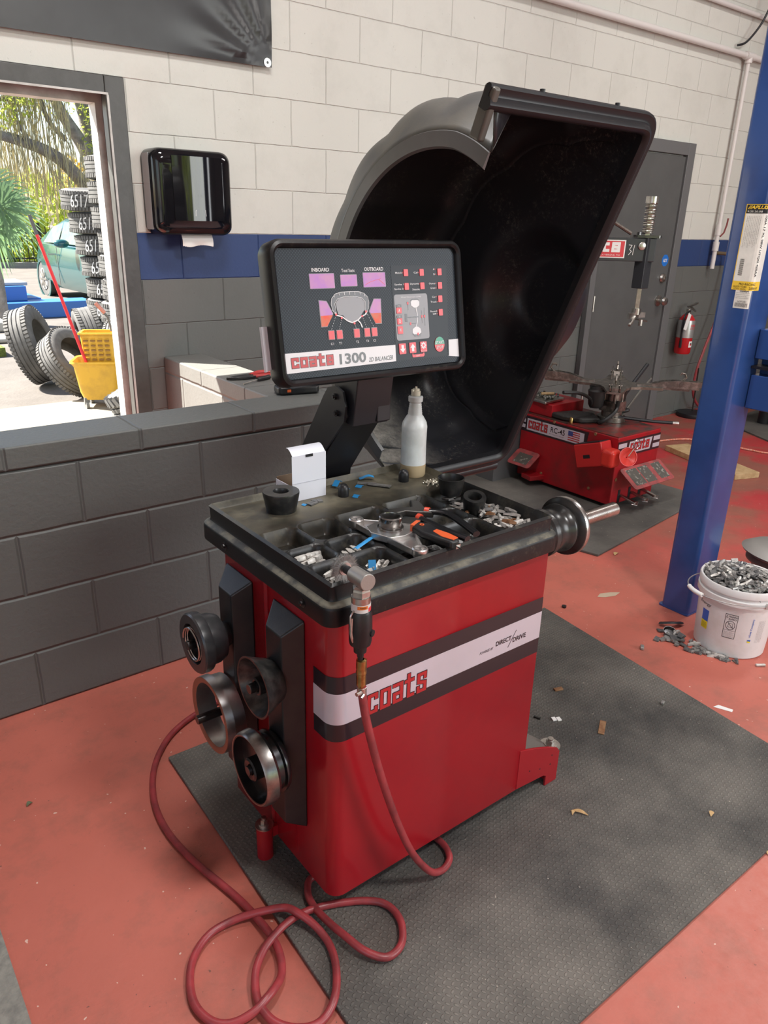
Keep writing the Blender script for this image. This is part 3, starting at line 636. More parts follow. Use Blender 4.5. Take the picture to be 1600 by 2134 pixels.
# far panel
q = MB(); rings = 22; BC = Vector((1.585,1.31)); ed = P1-P0
pts = []
for k in range(rings+1):
    f_ = k/rings
    for i in range(NT+1):
        o_ = sec(XF, i/NT); ln = P0+ed*min(.95,max(.05,i/NT))
        y = o_.y*(1-f_)+ln.x*f_; z = o_.z*(1-f_)+ln.y*f_
        d = math.hypot(y-BC.x, z-BC.y)
        dx = .125*(1-ss(.115,.24,np.float64(d)))+.012*(1-ss(.40,.43,np.float64(d)))
        pts.append((XF-.001+dx*min(1,f_*5)*(1-f_**28), y, z))
q.add(pts, [(k*(NT+1)+i, k*(NT+1)+i+1, (k+1)*(NT+1)+i+1, (k+1)*(NT+1)+i) for k in range(rings) for i in range(NT)], 0, True)
q.build('hood_side_panel', [m_hin], hood, solid=.004)
# near flange
q = MB(); vs = []
for i in range(4, NT+1):
    p = sec(XN, i/NT); c = Vector((XN, CN.x, CN.y)); d = (c-p).normalized(); w = .034
    vs += [p+Vector((.002,0,0)), p+Vector((-.003,0,0))+d*.002, p+d*w+Vector((-.004,0,0)), p+d*(w+.004)+Vector((.004,0,0))]
q.add(vs, [(i*4+a, (i+1)*4+a, (i+1)*4+a+1, i*4+a+1) for i in range(NT-4) for a in range(3)]+[(0,1,2,3)], 0, True)
q.build('hood_near_flange', M('hood_flange_plastic', (.10,.10,.103), .42, col2=(.075,.075,.075), vs=5), hood, solid=-.003)
# rim channel round the opening
ed3 = Vector((0, ed.x, ed.y)).normalized(); out = Vector((0, -ed3.z, ed3.y))*-1   # points to the front of the opening
if out.y > 0: out = -out
A0 = Vector((XN-.03, P0.x, P0.y)); A1 = Vector((XF+.012, P0.x, P0.y)); A2 = Vector((XF+.012, P1.x, P1.y)); A3 = Vector((XN+.02, P1.x, P1.y))
path = fillet([A0, A1, A2, A3], .075, 8)
q = MB(); K = len(path); prof = [(-.024,-.016),(-.026,.004),(-.020,.013),(-.012,.016),(-.004,.012),(.001,.003),(.006,.001),(.018,.004),(.023,.001),(.024,-.006),(.020,-.012)]
vs = []
for i, p in enumerate(path):
    T = (path[min(K-1,i+1)]-path[max(0,i-1)]).normalized(); side = T.cross(out).normalized()
    cen = Vector(((XN+XF)/2, (P0.x+P1.x)/2, (P0.y+P1.y)/2))
    if side.dot(cen-p) > 0: side = -side
    for a, b in prof: vs.append(p+side*(a-.02)+out*b)
m_ = len(prof)
q.add(vs, [(i*m_+a, i*m_+(a+1)%m_, (i+1)*m_+(a+1)%m_, (i+1)*m_+a) for i in range(K-1) for a in range(m_)]+[tuple(range(m_))[::-1], tuple(range((K-1)*m_, K*m_))], 0, True)
q.build('hood_rim', M('rim_plastic', (.016,.016,.018), .36, spec=.3, bs=300, bstr=.15, bdist=.0006), hood)
# short turned-down end of the rim
q = MB(); a = A0+ed3*.0; R3 = Matrix((Vector((1,0,0)), ed3, out)).transposed()
q.obox(A0+ed3*.052+Vector((.012,0,0))-out*.004, (.020,.104,.034), R3)
q.build('rim_end', m_hout, hood, bevel=.006, seg=3)
q = MB()
for x in (1.36,1.62): q.cyl((x,P0.x+.006,P0.y+.004),(x,P0.x+.006,P0.y+.011),.006,10)
q.build('rim_bolt', m_blkm, hood)
# moulded ribs inside the shell
q = MB()
for t0, xa in ((.86,1.30),(.93,1.36)):
    pth = []
    for k in range(14):
        f_ = k/13; p = sec(xa+.22*f_, t0+.05*f_); c = Vector((p.x, CF.x, CF.y)); pth.append(p+(c-p).normalized()*(.004+.004*math.sin(PI*f_)))
    q.tube(pth, .003, 8)
q.build('moulded_rib', M('rib_plastic', (.014,.014,.017), .5), hood)
# pivot at the back and the bulge knob outside
q = MB(); q.cyl((1.08,1.675,.765),(1.80,1.675,.765),.018,14); q.box((1.10,1.51,.70),(1.13,1.69,.785)); q.box((1.30,1.51,.70),(1.33,1.69,.785)); q.build('hood_pivot', m_blkm, hood)

# ---- display arm
def yz_prism(q, pts, x0, x1): q.prism([(y,z) for y,z in pts], ((0,0,0),(0,1,0),(0,0,1),(1,0,0)), x0, x1)
arm = MB(); yz_prism(arm, [(1.635,.79),(1.70,.79),(1.70,.90),(1.555,1.10),(1.49,1.125),(1.475,1.07),(1.62,.88)], 1.045, 1.165)
arm_o = arm.build('display_arm', m_blkm, WB, bevel=.003)
q = MB(); yz_prism(q, [(1.640,.88),(1.705,.90),(1.565,1.11),(1.545,1.135),(1.51,1.145),(1.480,1.135),(1.468,1.10),(1.475,1.06)], 1.036, 1.042); q.build('side_plate', m_blkm, arm_o)
q = MB(); yz_prism(q, [(1.455,1.05),(1.545,1.06),(1.53,1.21),(1.43,1.21)], 1.050, 1.160); q.box((1.12,1.448,1.055),(1.162,1.456,1.21)); q.build('neck', m_blkm, arm_o, bevel=.003)
q = MB()
for y,z in ((1.512,1.118),(1.503,1.078)): q.cyl((1.036,y,z),(1.030,y,z),.008,14); q.cyl((1.030,y,z),(1.027,y,z),.0045,6)
q.build('pivot_screw', m_dsteel, arm_o)
MB().box((1.04,1.60,.70),(1.17,1.70,.795)).build('arm_foot', m_blkm, arm_o)

# ---- display head
DC = Vector((1.067,1.395,1.336)); DR = Vector((.99959,-.02848,.0003)).normalized(); DU = Vector((.00468,.17472,.98461)).normalized(); DN = DR.cross(DU); 
D = lambda l: (lambda x, y: DC+DR*x+DU*y+DN*l)
q = MB(); HW, HH = .262, .152
def dring(o, l, r): return [D(l)(x,y) for x,y in rrect(-HW-o,-HH-o,HW+o,HH+o,r,7)]
rs = [dring(-.03,-.055,.02),dring(-.004,-.050,.026),dring(0,-.04,.03),dring(.001,.0,.03),dring(-.003,.008,.028),dring(-.009,.010,.024),dring(-.014,.006,.02),dring(-.0165,-.003,.012)]
k = len(rs[0]); vs = sum([list(r_) for r_ in rs], [])
q.add(vs, [(j*k+i, j*k+(i+1)%k, (j+1)*k+(i+1)%k, (j+1)*k+i) for j in range(len(rs)-1) for i in range(k)]+[tuple(range(k))[::-1]], 0, True)
disp = q.build('display_head', m_tray, WB)
def panel_mat():
    m, nt, b = nodes('display_panel_print'); tc = nt.nodes.new('ShaderNodeTexCoord').outputs['Generated']; s = nt.nodes.new('ShaderNodeSeparateXYZ'); L(nt, geo(nt).outputs['Position'], s.inputs[0])
    a = mth(nt,'SINE',mth(nt,'MULTIPLY',mth(nt,'ADD',s.outputs[0],s.outputs[2]),900)); c = mth(nt,'SINE',mth(nt,'MULTIPLY',mth(nt,'SUBTRACT',s.outputs[0],s.outputs[2]),900))
    f = mth(nt,'GREATER_THAN',mth(nt,'ADD',a,c),.4)
    L(nt, mixc(nt, f, (.020,.026,.034), (.040,.050,.062)), b.inputs['Base Color']); b.inputs['Roughness'].default_value = .35; b.inputs['Specular IOR Level'].default_value = .15; return m
q = MB(); flat(q, D(-.0025), rrect(-.2470,-.1345,.2470,.1345,.008,4)); pan = q.build('panel', panel_mat(), disp)
m_slate = M('slate_block', (.030,.036,.044), .32, spec=.15); m_lens = M('pink_display_lens', (.42,.19,.50), .2, col2=(.48,.24,.42), vs=30, spec=.15); m_lorange = M('orange_red_lens', (.66,.07,.03), .2, col2=(.50,.15,.08), vs=45, spec=.15)
m_gry = M('gray_print', (.30,.31,.33), .35, spec=.15); m_green = M('button_green', (.02,.28,.17), .35)
pr = MB(); PM = [m_dispw, m_slate, m_gry, m_decalr, m_decalk]
a = D(-.0020); b = D(-.0016); c = D(-.0012)
flat(pr, a, [(-.2465,-.0790),(.0500,-.0805),(.0490,-.1180),(-.2465,-.1215)], 0); flat(pr, a, [(.2085,-.0793),(.2455,-.0793),(.2455,-.1225),(.2085,-.1180)], 0)
flat(pr, a, [(.0525,.0970),(.2200,.0960),(.2130,-.1180),(.0497,-.1180)], 1)
logo(pr, b, -.232, -.122, -.1125, -.0885, c, 0, 3, 4)
put_text(pr, '1300', b, -.108, -.036, -.1130, -.0895, 4, off=.03); put_text(pr, '2D BALANCER', b, -.029, .0405, -.1135, -.1035, 4, off=.012, shear=.25)
put_text(pr, 'INBOARD', b, -.1590,-.1145,.0865,.0945,0,off=.02); put_text(pr, 'Total Static', b, -.0830,-.0480,.0845,.0915,0,off=.008); put_text(pr, 'OUTBOARD', b, -.0220,.0305,.0860,.0940,0,off=.02)
for s__, x in (('C1',-.1232),('T1',-.1018),('T2',-.0560),('T3',-.0285),('C2',-.0085)): put_text(pr, s__, b, x-.0038, x+.0038, -.0690, -.0640, 0, off=.01)
for s__, x, y in (('Match',.0735,.0805),('Cal',.1240,.0803),('Spoke 1',.0730,.0545),('Spoke 2',.0715,.0445),('Dynamic',.1190,.0550),('Static',.1225,.0425),('Ounce',.1720,.0545),('Gram',.1740,.0440),('Car',.1755,.0235),('Truck',.1735,.0120),('Round',.1715,-.0100),('Off',.1745,-.0160),('A',.1790,.0870),('B',.1800,.0755)):
    w = .0019*len(s__); dsc = any(ch in 'ypg' for ch in s__); put_text(pr, s__, b, x-w, x+w, y-(.0026 if dsc else .0018), y+.0022, 0, off=.006); flat(pr, b, [(x+w+.0012,y-.0012),(x+w+.0032,y-.0012),(x+w+.0032,y+.0016),(x+w+.0012,y+.0016)], 3)
flat(pr, b, rrect(.0555,-.0720,.1545,.0325,.006,4), 2); put_text(pr, 'Wheel Dimensions (SAM)', c, .075,.135,.0235,.0275,0,off=.006)
pr.build('panel_print', PM, disp)
# tyre section drawing
q = MB(); TM = [m_dispw, m_decalk, m_gry, m_dred]
tc_ = lambda s_: [(.0+s_*x, s_*y) for x, y in ()]
outer = [(-.1155,.0060),(-.1175,.0180),(-.1150,.0300),(-.1050,.0390),(-.0900,.0425),(-.0670,.0430),(-.0440,.0425),(-.0290,.0385),(-.0190,.0300),(-.0165,.0180),(-.0185,.0060),(-.0265,-.0080),(-.0290,.0),(-.0260,.0190),(-.0340,.0280),(-.0500,.0320),(-.0670,.0325),(-.0840,.0320),(-.1000,.0285),(-.1080,.0190),(-.1060,.0),(-.1060,-.0080)]
flat(q, b, outer, 1); line2(q, c, outer+[outer[0]], .0010, 0)
inner = [(-.1060,.0190),(-.0980,.0280),(-.0830,.0310),(-.0670,.0315),(-.0510,.0310),(-.0360,.0275),(-.0275,.0190),(-.0300,.0030),(-.0400,-.0080),(-.0500,-.0180),(-.0660,-.0230),(-.0780,-.0190),(-.0880,-.0080),(-.1020,-.0040)]
flat(q, c, inner, 2); 
line2(q, D(-.0009), [(-.1095,.0),(-.1060,-.0060),(-.0960,-.0085),(-.0900,-.0110),(-.0780,-.0195),(-.0660,-.0240),(-.0500,-.0190),(-.0400,-.0110),(-.0300,-.0085),(-.0240,.0)], .0028, 0)
line2(q, D(-.0008), [(-.0500,-.0200),(-.0440,-.0260),(-.0400,-.0360)], .0030, 0)
for x in (-.108,-.095,-.081,-.067,-.053,-.039,-.027): line2(q, D(-.0009), [(x,.0425 if abs(x+.067)<.03 else .038),(x,.0360 if abs(x+.067)<.03 else .032)], .0012, 0)
for x, y, bx in ((-.1070,-.0045,-.1238),(-.0935,-.0125,-.1024),(-.0605,-.0255,-.0564),(-.0380,-.0110,-.0277),(-.0265,-.0015,-.0075)):
    flat(q, D(-.0007), [(x-.0024,y-.0022),(x+.0024,y-.0022),(x+.0024,y+.0022),(x-.0024,y+.0022)], 3)
    A2_, B2_ = Vector((x,y)), Vector((bx,-.0385))
    for i in range(0,12,2): line2(q, D(-.0008), [A2_+(B2_-A2_)*i/12, A2_+(B2_-A2_)*(i+1)/12], .0007, 0)
# little wheel drawing
for yy, sg in ((.0100,1),(-.0520,-1)):
    flat(q, D(-.0011), [(.1040,yy-.004*sg),(.1030,yy+.004*sg),(.1070,yy+.0085*sg),(.1250,yy+.0085*sg),(.1290,yy+.004*sg),(.1280,yy-.004*sg),(.1200,yy-.009*sg),(.1120,yy-.009*sg)], 0)
    line2(q, D(-.0010), [(.1035,yy+.007*sg),(.1080,yy+.0100*sg),(.1240,yy+.0100*sg),(.1285,yy+.007*sg)], .0022, 1)
line2(q, D(-.0010), [(.1180,.0),(.1200,-.0120),(.1195,-.0300),(.1150,-.0430)], .0022, 0); line2(q, D(-.0009), [(.0870,-.0205),(.1240,-.0200)], .0022, 1); flat(q, D(-.0010), [(.0830,-.0300),(.0900,-.0300),(.0900,-.0120),(.0830,-.0120)], 1)
for x0_,y0_,x1_,y1_ in ((.094,.0155,.094,-.0040),(.142,.0,.142,-.0420),(.134,-.006,.134,-.0360),(.098,-.0350,.115,-.0350),(.090,.0140,.100,.0140),(.107,-.0650,.128,-.0650)): line2(q, D(-.0008), [(x0_,y0_),(x1_,y1_)], .0006, 1)
for x, y in ((.0940,.0120),(.1420,-.0200),(.1340,-.0200),(.0985,-.0350),(.1190,-.0600)): flat(q, D(-.0007), [(x-.002,y-.003),(x+.002,y-.003),(x+.002,y+.003),(x-.002,y+.003)], 3)
q.build('tyre_diagram', TM, disp)
for x0_,y0_,x1_,y1_ in ((-.1660,.0520,-.1040,.0820),(-.0872,.0548,-.0445,.0785),(-.0270,.0515,.0340,.0820)):
    q = MB(); flat(q, b, rrect(x0_-.001,y0_-.001,x1_+.001,y1_+.001,.0015,2), 1); flat(q, c, rrect(x0_,y0_,x1_,y1_,.001,2), 0)
    if x0_ > -.03: line2(q, D(-.0010), [(-.024,.0555),(-.012,.0610),(.004,.0655),(.016,.0670),(.020,.0640),(.032,.0555)], .0009, 2); line2(q, D(-.0010), [(.016,.0670),(.021,.0695)], .0007, 2)
    q.build('digit_window', [m_lens, m_gry, m_dred], disp)
for P_ in ([(-.1474,.0263),(-.1290,.0240),(-.1160,-.0020),(-.1325,-.0286),(-.1470,-.0284)], [(-.0022,.0247),(.0162,.0238),(.0141,-.0290),(-.0019,-.0288),(-.0165,-.0014)]):
    q = MB(); cx_ = sum(p[0] for p in P_)/5; flat(q, b, [(cx_+(x-cx_)*1.12, -.001+(y+.001)*1.05) for x,y in P_], 2)
    hi = [(x,y) for x,y in P_]; flat(q, c, hi, 0)
    lo_ = [(x, max(-.0284, min(y,-.006))) for x,y in P_ if y < .0] ; L0 = min(x for x,y in P_); R0 = max(x for x,y in P_)
    left = L0 < -.1
    Q_ = [(-.1472,-.0060),(-.1180,-.0050),(-.1160,-.0060),(-.1325,-.0284),(-.1470,-.0282)] if left else [(-.0145,-.0060),(.0149,-.0060),(.0141,-.0288),(-.0019,-.0286)]
    flat(q, D(-.0010), Q_, 1); q.build('arrow_window', [m_lens, m_lorange, m_gry], disp)
def button(x, y, w, h, mats, fn=None, frame_=False, r=.0015):
    q = MB()
    if frame_: q.prism(rrect(x-w/2-.0012,y-h/2-.0012,x+w/2+.0012,y+h/2+.0012,r,2), (DC,DR,DU,DN), -.0022, -.0012, 1)
    q.prism(rrect(x-w/2,y-h/2,x+w/2,y+h/2,r,2), (DC,DR,DU,DN), -.0022, -.0002, 0)
    if fn: fn(q)
    return q.build('button', mats, disp)
for x in (-.1238,-.1024,-.0564,-.0277,-.0075): button(x,-.0477,.0145,.0180,[m_dred,m_gry],None,True)
for x,y in ((.0942,.0805),(.1414,.0803),(.1964,.0807),(.0941,.0498),(.1412,.0498),(.1956,.0493),(.1940,.0184),(.1932,-.0131)): button(x,y,.0125,.0155,[m_dred])
for s__, y in (('A',-.0035),('D',-.0280),('W',-.0480)):
    button(.0668,y,.0150,.0135 if s__!='W' else .0175,[m_dred,m_dispw], lambda q, s__=s__, y=y: put_text(q, s__, D(.0002), .0642,.0694,y-.004,y+.004,1,off=.02))
    if s__ != 'W': q = MB(); q.prism(rrect(.0593,y+.0072,.0743,y+.0135,.001,2),(DC,DR,DU,DN),-.0022,-.0004,0); put_text(q, 'A2' if s__=='A' else 'D2', D(-.0001), .0645,.0690,y+.0088,y+.0120,1); q.build('button_label', [m_decalk,m_dispw], disp)
def arrow(q, x, y, s): flat(q, D(.0002), [(x-.0035,y+s*.0085),(x+.0035,y+s*.0085),(x+.0035,y),(x+.008,y),(x,y-s*.0095),(x-.008,y),(x-.0035,y)][::(1 if s<0 else -1)], 1)
button(.0694,-.0911,.0200,.0245,[m_dred,m_dispw], lambda q: arrow(q,.0694,-.0911,1)); button(.0999,-.0908,.0200,.0245,[m_dred,m_dispw], lambda q: arrow(q,.0999,-.0908,-1))
def gear(q):
    P_ = []
    for i in range(16):
        a_ = i*PI/8; r_ = .0085 if i%2 == 0 else .0062; P_ += [(r_*math.cos(a_-.13),r_*math.sin(a_-.13)),(r_*math.cos(a_+.13),r_*math.sin(a_+.13))]
    flat(q, D(.0002), [(.1325+x,-.0875+y) for x,y in P_], 1); flat(q, D(.0004), [(.1325+.0032*math.cos(i*PI/6),-.0875+.0032*math.sin(i*PI/6)) for i in range(12)], 0)
    put_text(q, 'Function', D(.0002), .1245,.1410,-.1020,-.0990,1)
button(.1331,-.0907,.0200,.0245,[m_dred,m_dispw], gear)
q = MB(); flat(q, c, [(.098,-.1045),(.101,-.1045),(.101,-.1070),(.130,-.1070),(.130,-.1045),(.135,-.1045),(.135,-.1110),(.132,-.1135),(.100,-.1135),(.098,-.1110)], 0); put_text(q, 'EXIT', D(-.0009), .1100,.1210,-.1120,-.1085,1); q.build('exit_tab', [m_dred,m_dispw], disp)
q = MB(); P_ = [(.1835+.0155*math.cos(i*PI/12),-.0885+.0180*math.sin(i*PI/12)) for i in range(24)]
q.prism(P_,(DC,DR,DU,DN),-.0022,-.0004,0); flat(q, D(-.0001), [p for p in P_ if p[1] >= -.0886], 1)
put_text(q, 'START', D(.0003), .1705,.1965,-.0870,-.0805,2,off=.02); put_text(q, 'STOP', D(.0003), .1730,.1940,-.0985,-.0920,2,off=.02)
q.build('start_stop_button', [m_dred,m_green,m_dispw], disp)
q = MB(); q.prism([(-.275,-.02),(-.262,-.02),(-.262,-.11),(-.275,-.115)], (DC,DR,DU,DN), -.045, -.035); q.build('rear_document_edge', m_paper, disp)
# ------------------------------------------------------------------ adapters hanging on the pegs
def adapter(name, label, prof, y, z, x, mats, rim=None, extra=None, sc=1, hs=1):
    prof = [(r*sc if r > .02 else r, h*hs) for r, h in prof]
    if rim: rim = ([(r*sc, h*hs) for r, h in rim[0]],)+tuple(rim[1:])
    t = thing(name, label, 'balancer cone', (x, y, z), 'balancer cones on the side pegs')
    q = MB(); q.lathe(prof, (x, y, z), (1,0,0), 56, 0, close=True); q.build('body', mats, t)
    if rim: MB().lathe(rim[0], (x, y, z), (1,0,0), 56, close=True).build(rim[1], rim[2], t)
    if extra: extra(t)
    return t
def spring(t):
    y, z, x = 1.436, .607, .588
    P_ = [(x-.004+.010*(k/40), y+.040*math.cos(k*2*PI/22), z+.040*math.sin(k*2*PI/22)) for k in range(50)]
    MB().tube(P_, .0022, 8).build('coil_spring', m_steel, t)
adapter('balancer_cone', 'black rubber cup adapter holding a wire ring, hung upper left of the pegs', [(.012,.088),(.026,.088),(.030,.070),(.048,.066),(.054,.050),(.055,.028),(.063,.026),(.065,.020),(.065,.004),(.062,.0),(.044,.0),(.042,.006),(.040,.05),(.012,.055)], 1.436,.607,.588,
        M('black_rubber_cup', (.022,.022,.024), .3, col2=(.04,.04,.042), vs=20), None, spring, sc=1.12)
adapter('balancer_cone', 'deep black steel cone with an open mouth, hung beside the upper bracket', [(.013,.082),(.040,.082),(.042,.078),(.061,.003),(.062,.0),(.058,.0),(.040,.060),(.020,.062),(.020,.012),(.016,.010),(.013,.012)], 1.212,.600,.622,
        M('scuffed_black_steel', (.03,.03,.03), .3, .6, col2=(.09,.085,.08), vs=35), None, None, sc=1.12, hs=.68)
adapter('spacer_ring', 'wide polished aluminium spacer ring hung below the black cup', [(.0825,.0),(.092,.001),(.093,.026),(.088,.028),(.0865,.066),(.080,.067),(.078,.030),(.077,.004)], 1.436,.397,.618,
        m_alum, ([(.077,.0035),(.0825,-.0005),(.0915,-.0004),(.0918,.001),(.0775,.006)], 'copper_rim', M('worn_copper_face', (.30,.15,.10), .4, .6)), None, sc=1.05, hs=.8)
adapter('balancer_cone', 'large flanged steel wheel adapter hung lowest of the pegs', [(.013,.090),(.066,.090),(.070,.082),(.070,.074),(.064,.070),(.064,.048),(.078,.044),(.083,.034),(.081,.008),(.077,.0),(.074,.001),(.073,.030),(.026,.034),(.026,.004),(.022,.0),(.018,.002),(.013,.004)], 1.212,.392,.605,
        m_dsteel, ([(.0765,.0),(.0785,-.001),(.0822,.008),(.0842,.035),(.0795,.0445),(.0790,.0440),(.0835,.035),(.0815,.008)], 'bright_rim', M('brushed_steel', (.36,.35,.335), .3, 1, col2=(.24,.235,.225), vs=40)), None, sc=1.03, hs=.75)
# ------------------------------------------------------------------ items on the tray
ZT = .862
def obj_lathe(name, label, cat, prof, loc, mat, ax=(0,0,1), group=None, n=40, close=True):
    o = MB().lathe(prof, loc, ax, n, close=close).build(name, mat); return tag(o, label, cat, group)
m_conek = M('black_tapered_steel', (.018,.018,.019), .32, .3, col2=(.045,.043,.04), vs=30)
obj_lathe('centering_cone', 'black tapered centering cone standing beside the white box', 'centering cone', [(.019,.0),(.036,.0),(.037,.004),(.045,.046),(.044,.050),(.020,.050),(.018,.046)], (.862,1.488,ZT), m_conek)
obj_lathe('centering_cone', 'black open-topped cone sitting at the edge of the weight bin near the bottle', 'centering cone', [(.020,.0),(.028,.0),(.036,.044),(.033,.045),(.025,.006),(.0,.006),(.0,.0)], (1.292,1.348,.861), m_conek)
obj_lathe('centering_cone', 'small black collar cone tilted on the loose weights', 'centering cone', [(.021,.0),(.024,.0),(.0295,.045),(.028,.050),(.018,.050),(.016,.042),(.016,.002)], (1.276,1.245,.845), m_conek, (-.18,-.22,1))
# spray bottle
sb = thing('spray_bottle', 'translucent plastic bottle without trigger, a little tan liquid at its base', 'bottle', (1.307,1.522,ZT))
bx, by = 1.307, 1.522
m_pet = M('cloudy_plastic', (.66,.69,.69), .32, col2=(.54,.56,.55), vs=14); m_pet.node_tree.nodes['Principled BSDF'].inputs['Subsurface Weight'].default_value = 0
m_pet2 = M('tan_liquid_behind_plastic', (.46,.36,.22), .3)
prof = [(0,0),(.033,.0),(.0355,.004),(.0355,.035)]
MB().lathe(prof,(bx,by,ZT),(0,0,1),40).build('liquid_band', m_pet2, sb)
pr_ = [(.0355,.035),(.0355,.04),(.0345,.09),(.0350,.135),(.0352,.140),(.033,.152),(.024,.168)]
for i in range(6): pr_ += [(.0205-.0007*i,.172+.006*i),(.0192-.0007*i,.175+.006*i)]
pr_ += [(.0165,.208),(.0195,.210),(.0200,.222),(.0165,.226)]
MB().lathe(pr_,(bx,by,ZT),(0,0,1),40).build('bottle_body', m_pet, sb)
q = MB(); q.lathe([(.0125,.225),(.0125,.238),(.009,.239),(.009,.244),(0,.244)],(bx,by,ZT),(0,0,1),16); q.box((bx-.014,by-.003,ZT+.238),(bx+.010,by+.003,ZT+.243)); q.cyl((bx,by,ZT+.244),(bx,by,ZT+.250),.003,8); q.build('neck_insert', M('yellowed_plastic', (.66,.62,.50), .4), sb)
# rubber caps
for (x, y), lb in (((1.045,1.486), 'round-topped black rubber cap near the white box'), ((1.250,1.492), 'round-topped black rubber cap beside the bottle')):
    tag(MB().lathe([(0,0),(.0140,.0),(.0145,.002),(.0142,.018),(.0125,.026),(.0075,.032),(0,.034)],(x,y,ZT),(0,0,1),28).build('rubber_bung', m_blk), lb, 'rubber cap')
# small white carton, lid standing
bxo = thing('small_carton', 'small white carton open on the tray with its lid standing upright', 'box', (.96,1.53,ZT))
q = MB(); q.box((.912,1.518,ZT),(1.012,1.519,ZT+.118)); lid = q.build('lid', m_paper, bxo)
q = MB(); q.grid(lambda u, v: (.914+.096*u-(.010*(v**3) if u < .5 else -.010*(v**3))*0, 1.519+.030*v, ZT+.118+.016*math.sin(v*1.9)), 8, 6); q.box((.952,1.5165,ZT+.1125),(.972,1.5175,ZT+.1185),1); q.build('tuck_flap', [m_paper, m_blkm], lid, solid=.0006)
line_ = MB().box((.912,1.5172,ZT+.046),(1.012,1.5178,ZT+.0475)).build('crease', M('crease_gray', (.5,.5,.56), .7), lid)
q = MB(); q.box((.912,1.519,ZT),(1.012,1.60,ZT+.002)); q.box((.912,1.52,ZT),(.9135,1.60,ZT+.040)); q.box((1.0105,1.52,ZT),(1.012,1.60,ZT+.030)); q.box((.912,1.5985,ZT),(1.012,1.60,ZT+.04)); q.build('tray_half', m_paper, bxo)
q = MB(); q.box((.9137,1.5205,ZT+.003),(.9145,1.5985,ZT+.039)); q.box((.914,1.597,ZT+.003),(1.0105,1.598,ZT+.046)); q.build('cardboard_lining', m_brown, bxo)
q = MB(); fn = plane_fn((.9115,1.60,ZT),(0,-1,0),(0,0,1),.0); flat(q, fn, [(.03,.006),(.05,.006),(.05,.014),(.03,.014)], 1); put_text(q, 'WEIGHTS', plane_fn((.9113,1.60,ZT),(0,-1,0),(0,0,1)), .008,.045,.018,.027,0); q.build('box_print', [m_blkm, m_yel], bxo)
# ---- clip-on and stick-on weights: one mesh per kind, many single objects
def clip_mesh(L_, mat):
    q = MB(); n = 8; R = .20
    for i in range(n):
        a0 = (i/n-.5)*L_/R; a1 = ((i+1)/n-.5)*L_/R
        P = lambda a, w, h: (R*math.sin(a), R*(1-math.cos(a))*2+w, h)
        e0 = 1-.35*abs(2*i/n-1)**3; e1 = 1-.35*abs(2*(i+1)/n-1)**3
        vs = [P(a0,-.005*e0,0),P(a0,.005*e0,0),P(a0,.004*e0,.007*e0),P(a0,-.002*e0,.0075*e0),P(a1,-.005*e1,0),P(a1,.005*e1,0),P(a1,.004*e1,.007*e1),P(a1,-.002*e1,.0075*e1)]
        q.add(vs, [(0,4,5,1),(1,5,6,2),(2,6,7,3),(3,7,4,0)], 0, True)
        if i == 0: q.add(vs[:4], [(0,1,2,3)])
        if i == n-1: q.add(vs[4:], [(3,2,1,0)])
    q.box((-.0035,-.006,.003),(.0035,.002,.0088), 0)
    o = q.build('wheel_weight', mat); return o
def stick_mesh(nb, mat, w=.018, tape=None):
    q = MB()
    for i in range(nb): q.box((i*.0135-nb*.00675,-w/2,.0006),(i*.0135-nb*.00675+.0128,w/2,.0045))
    q.box((-nb*.00675,-w/2,0),(nb*.00675,w/2,.001), 1)
    return q.build('wheel_weight', [mat, tape or mat])
PROTO = [clip_mesh(.045, m_zincl), clip_mesh(.032, m_zinc), clip_mesh(.055, m_zincl), clip_mesh(.030, m_zincd), stick_mesh(2, m_zincd), stick_mesh(1, m_zinc), stick_mesh(3, m_zinc), clip_mesh(.036, m_rust)]
used = set()
def wt(k, loc, rot, label, group, sc=1):
    if k not in used: o = PROTO[k]; used.add(k)
    else: o = PROTO[k].copy(); COL.objects.link(o)
    o.location = loc; o.rotation_euler = rot; o.scale = (sc, sc, sc)
    for p_ in ('label','category','group'): 
        if p_ in o: del o[p_]
    tag(o, label, 'wheel weight', group); return o
def heap(kinds, n, x0, x1, y0, y1, z, dz, label, group, ang=None, sc=1, tilt=.5):
    for i in range(n):
        a = (ang+random.uniform(-.25,.25)) if ang is not None else random.uniform(0, 2*PI)
        wt(random.choice(kinds), (random.uniform(x0,x1), random.uniform(y0,y1), z+dz*i/n), (random.uniform(-tilt,tilt), random.uniform(-tilt,tilt)*.5, a), label, group, sc)
heap([0,2,0], 11, .770,.798, 1.212,1.248, .828, .028, 'pale clip-on weight in the second bin back from the grinder wheel', 'pale clip weights in the left middle bin', .15, 1.15, .12)
heap([0,1], 14, .765,.805, 1.118,1.160, .829, .026, 'pale clip-on weight in the front corner bin under the wire wheel', 'clip weights in the front corner bin', .3, 1.05, .2)
for i in range(7): wt(0, (.856+.009*i, 1.222+.003*i, .834+.004*(i%2)), (1.1,.1,1.15+.05*i), 'upright pale weight lined up in the right middle small bin', 'lined-up weights in the middle bin', .9)
heap([0,1], 12, .865,.905, 1.115,1.140, .829, .020, 'pale weight in the small front bin by the blue tape corner', 'weights in the front right small bin', .3, .85)
heap([0,1,2,0,1,0,2,1,7], 56, 1.250,1.336, 1.10,1.29, .836, .022, 'clip-on weight in the big heap at the shaft end of the tray', 'loose weights in the end bin', None, 1.0)
heap([3,4], 9, 1.245,1.30, 1.28,1.34, .836, .018, 'dark stick-on weight behind the small collar cone', 'dark weights in the end bin')
heap([3,3,4], 13, 1.000,1.06, 1.112,1.15, .825, .016, 'dark weight lying in the bin beneath the casting arm', 'dark weights under the casting')
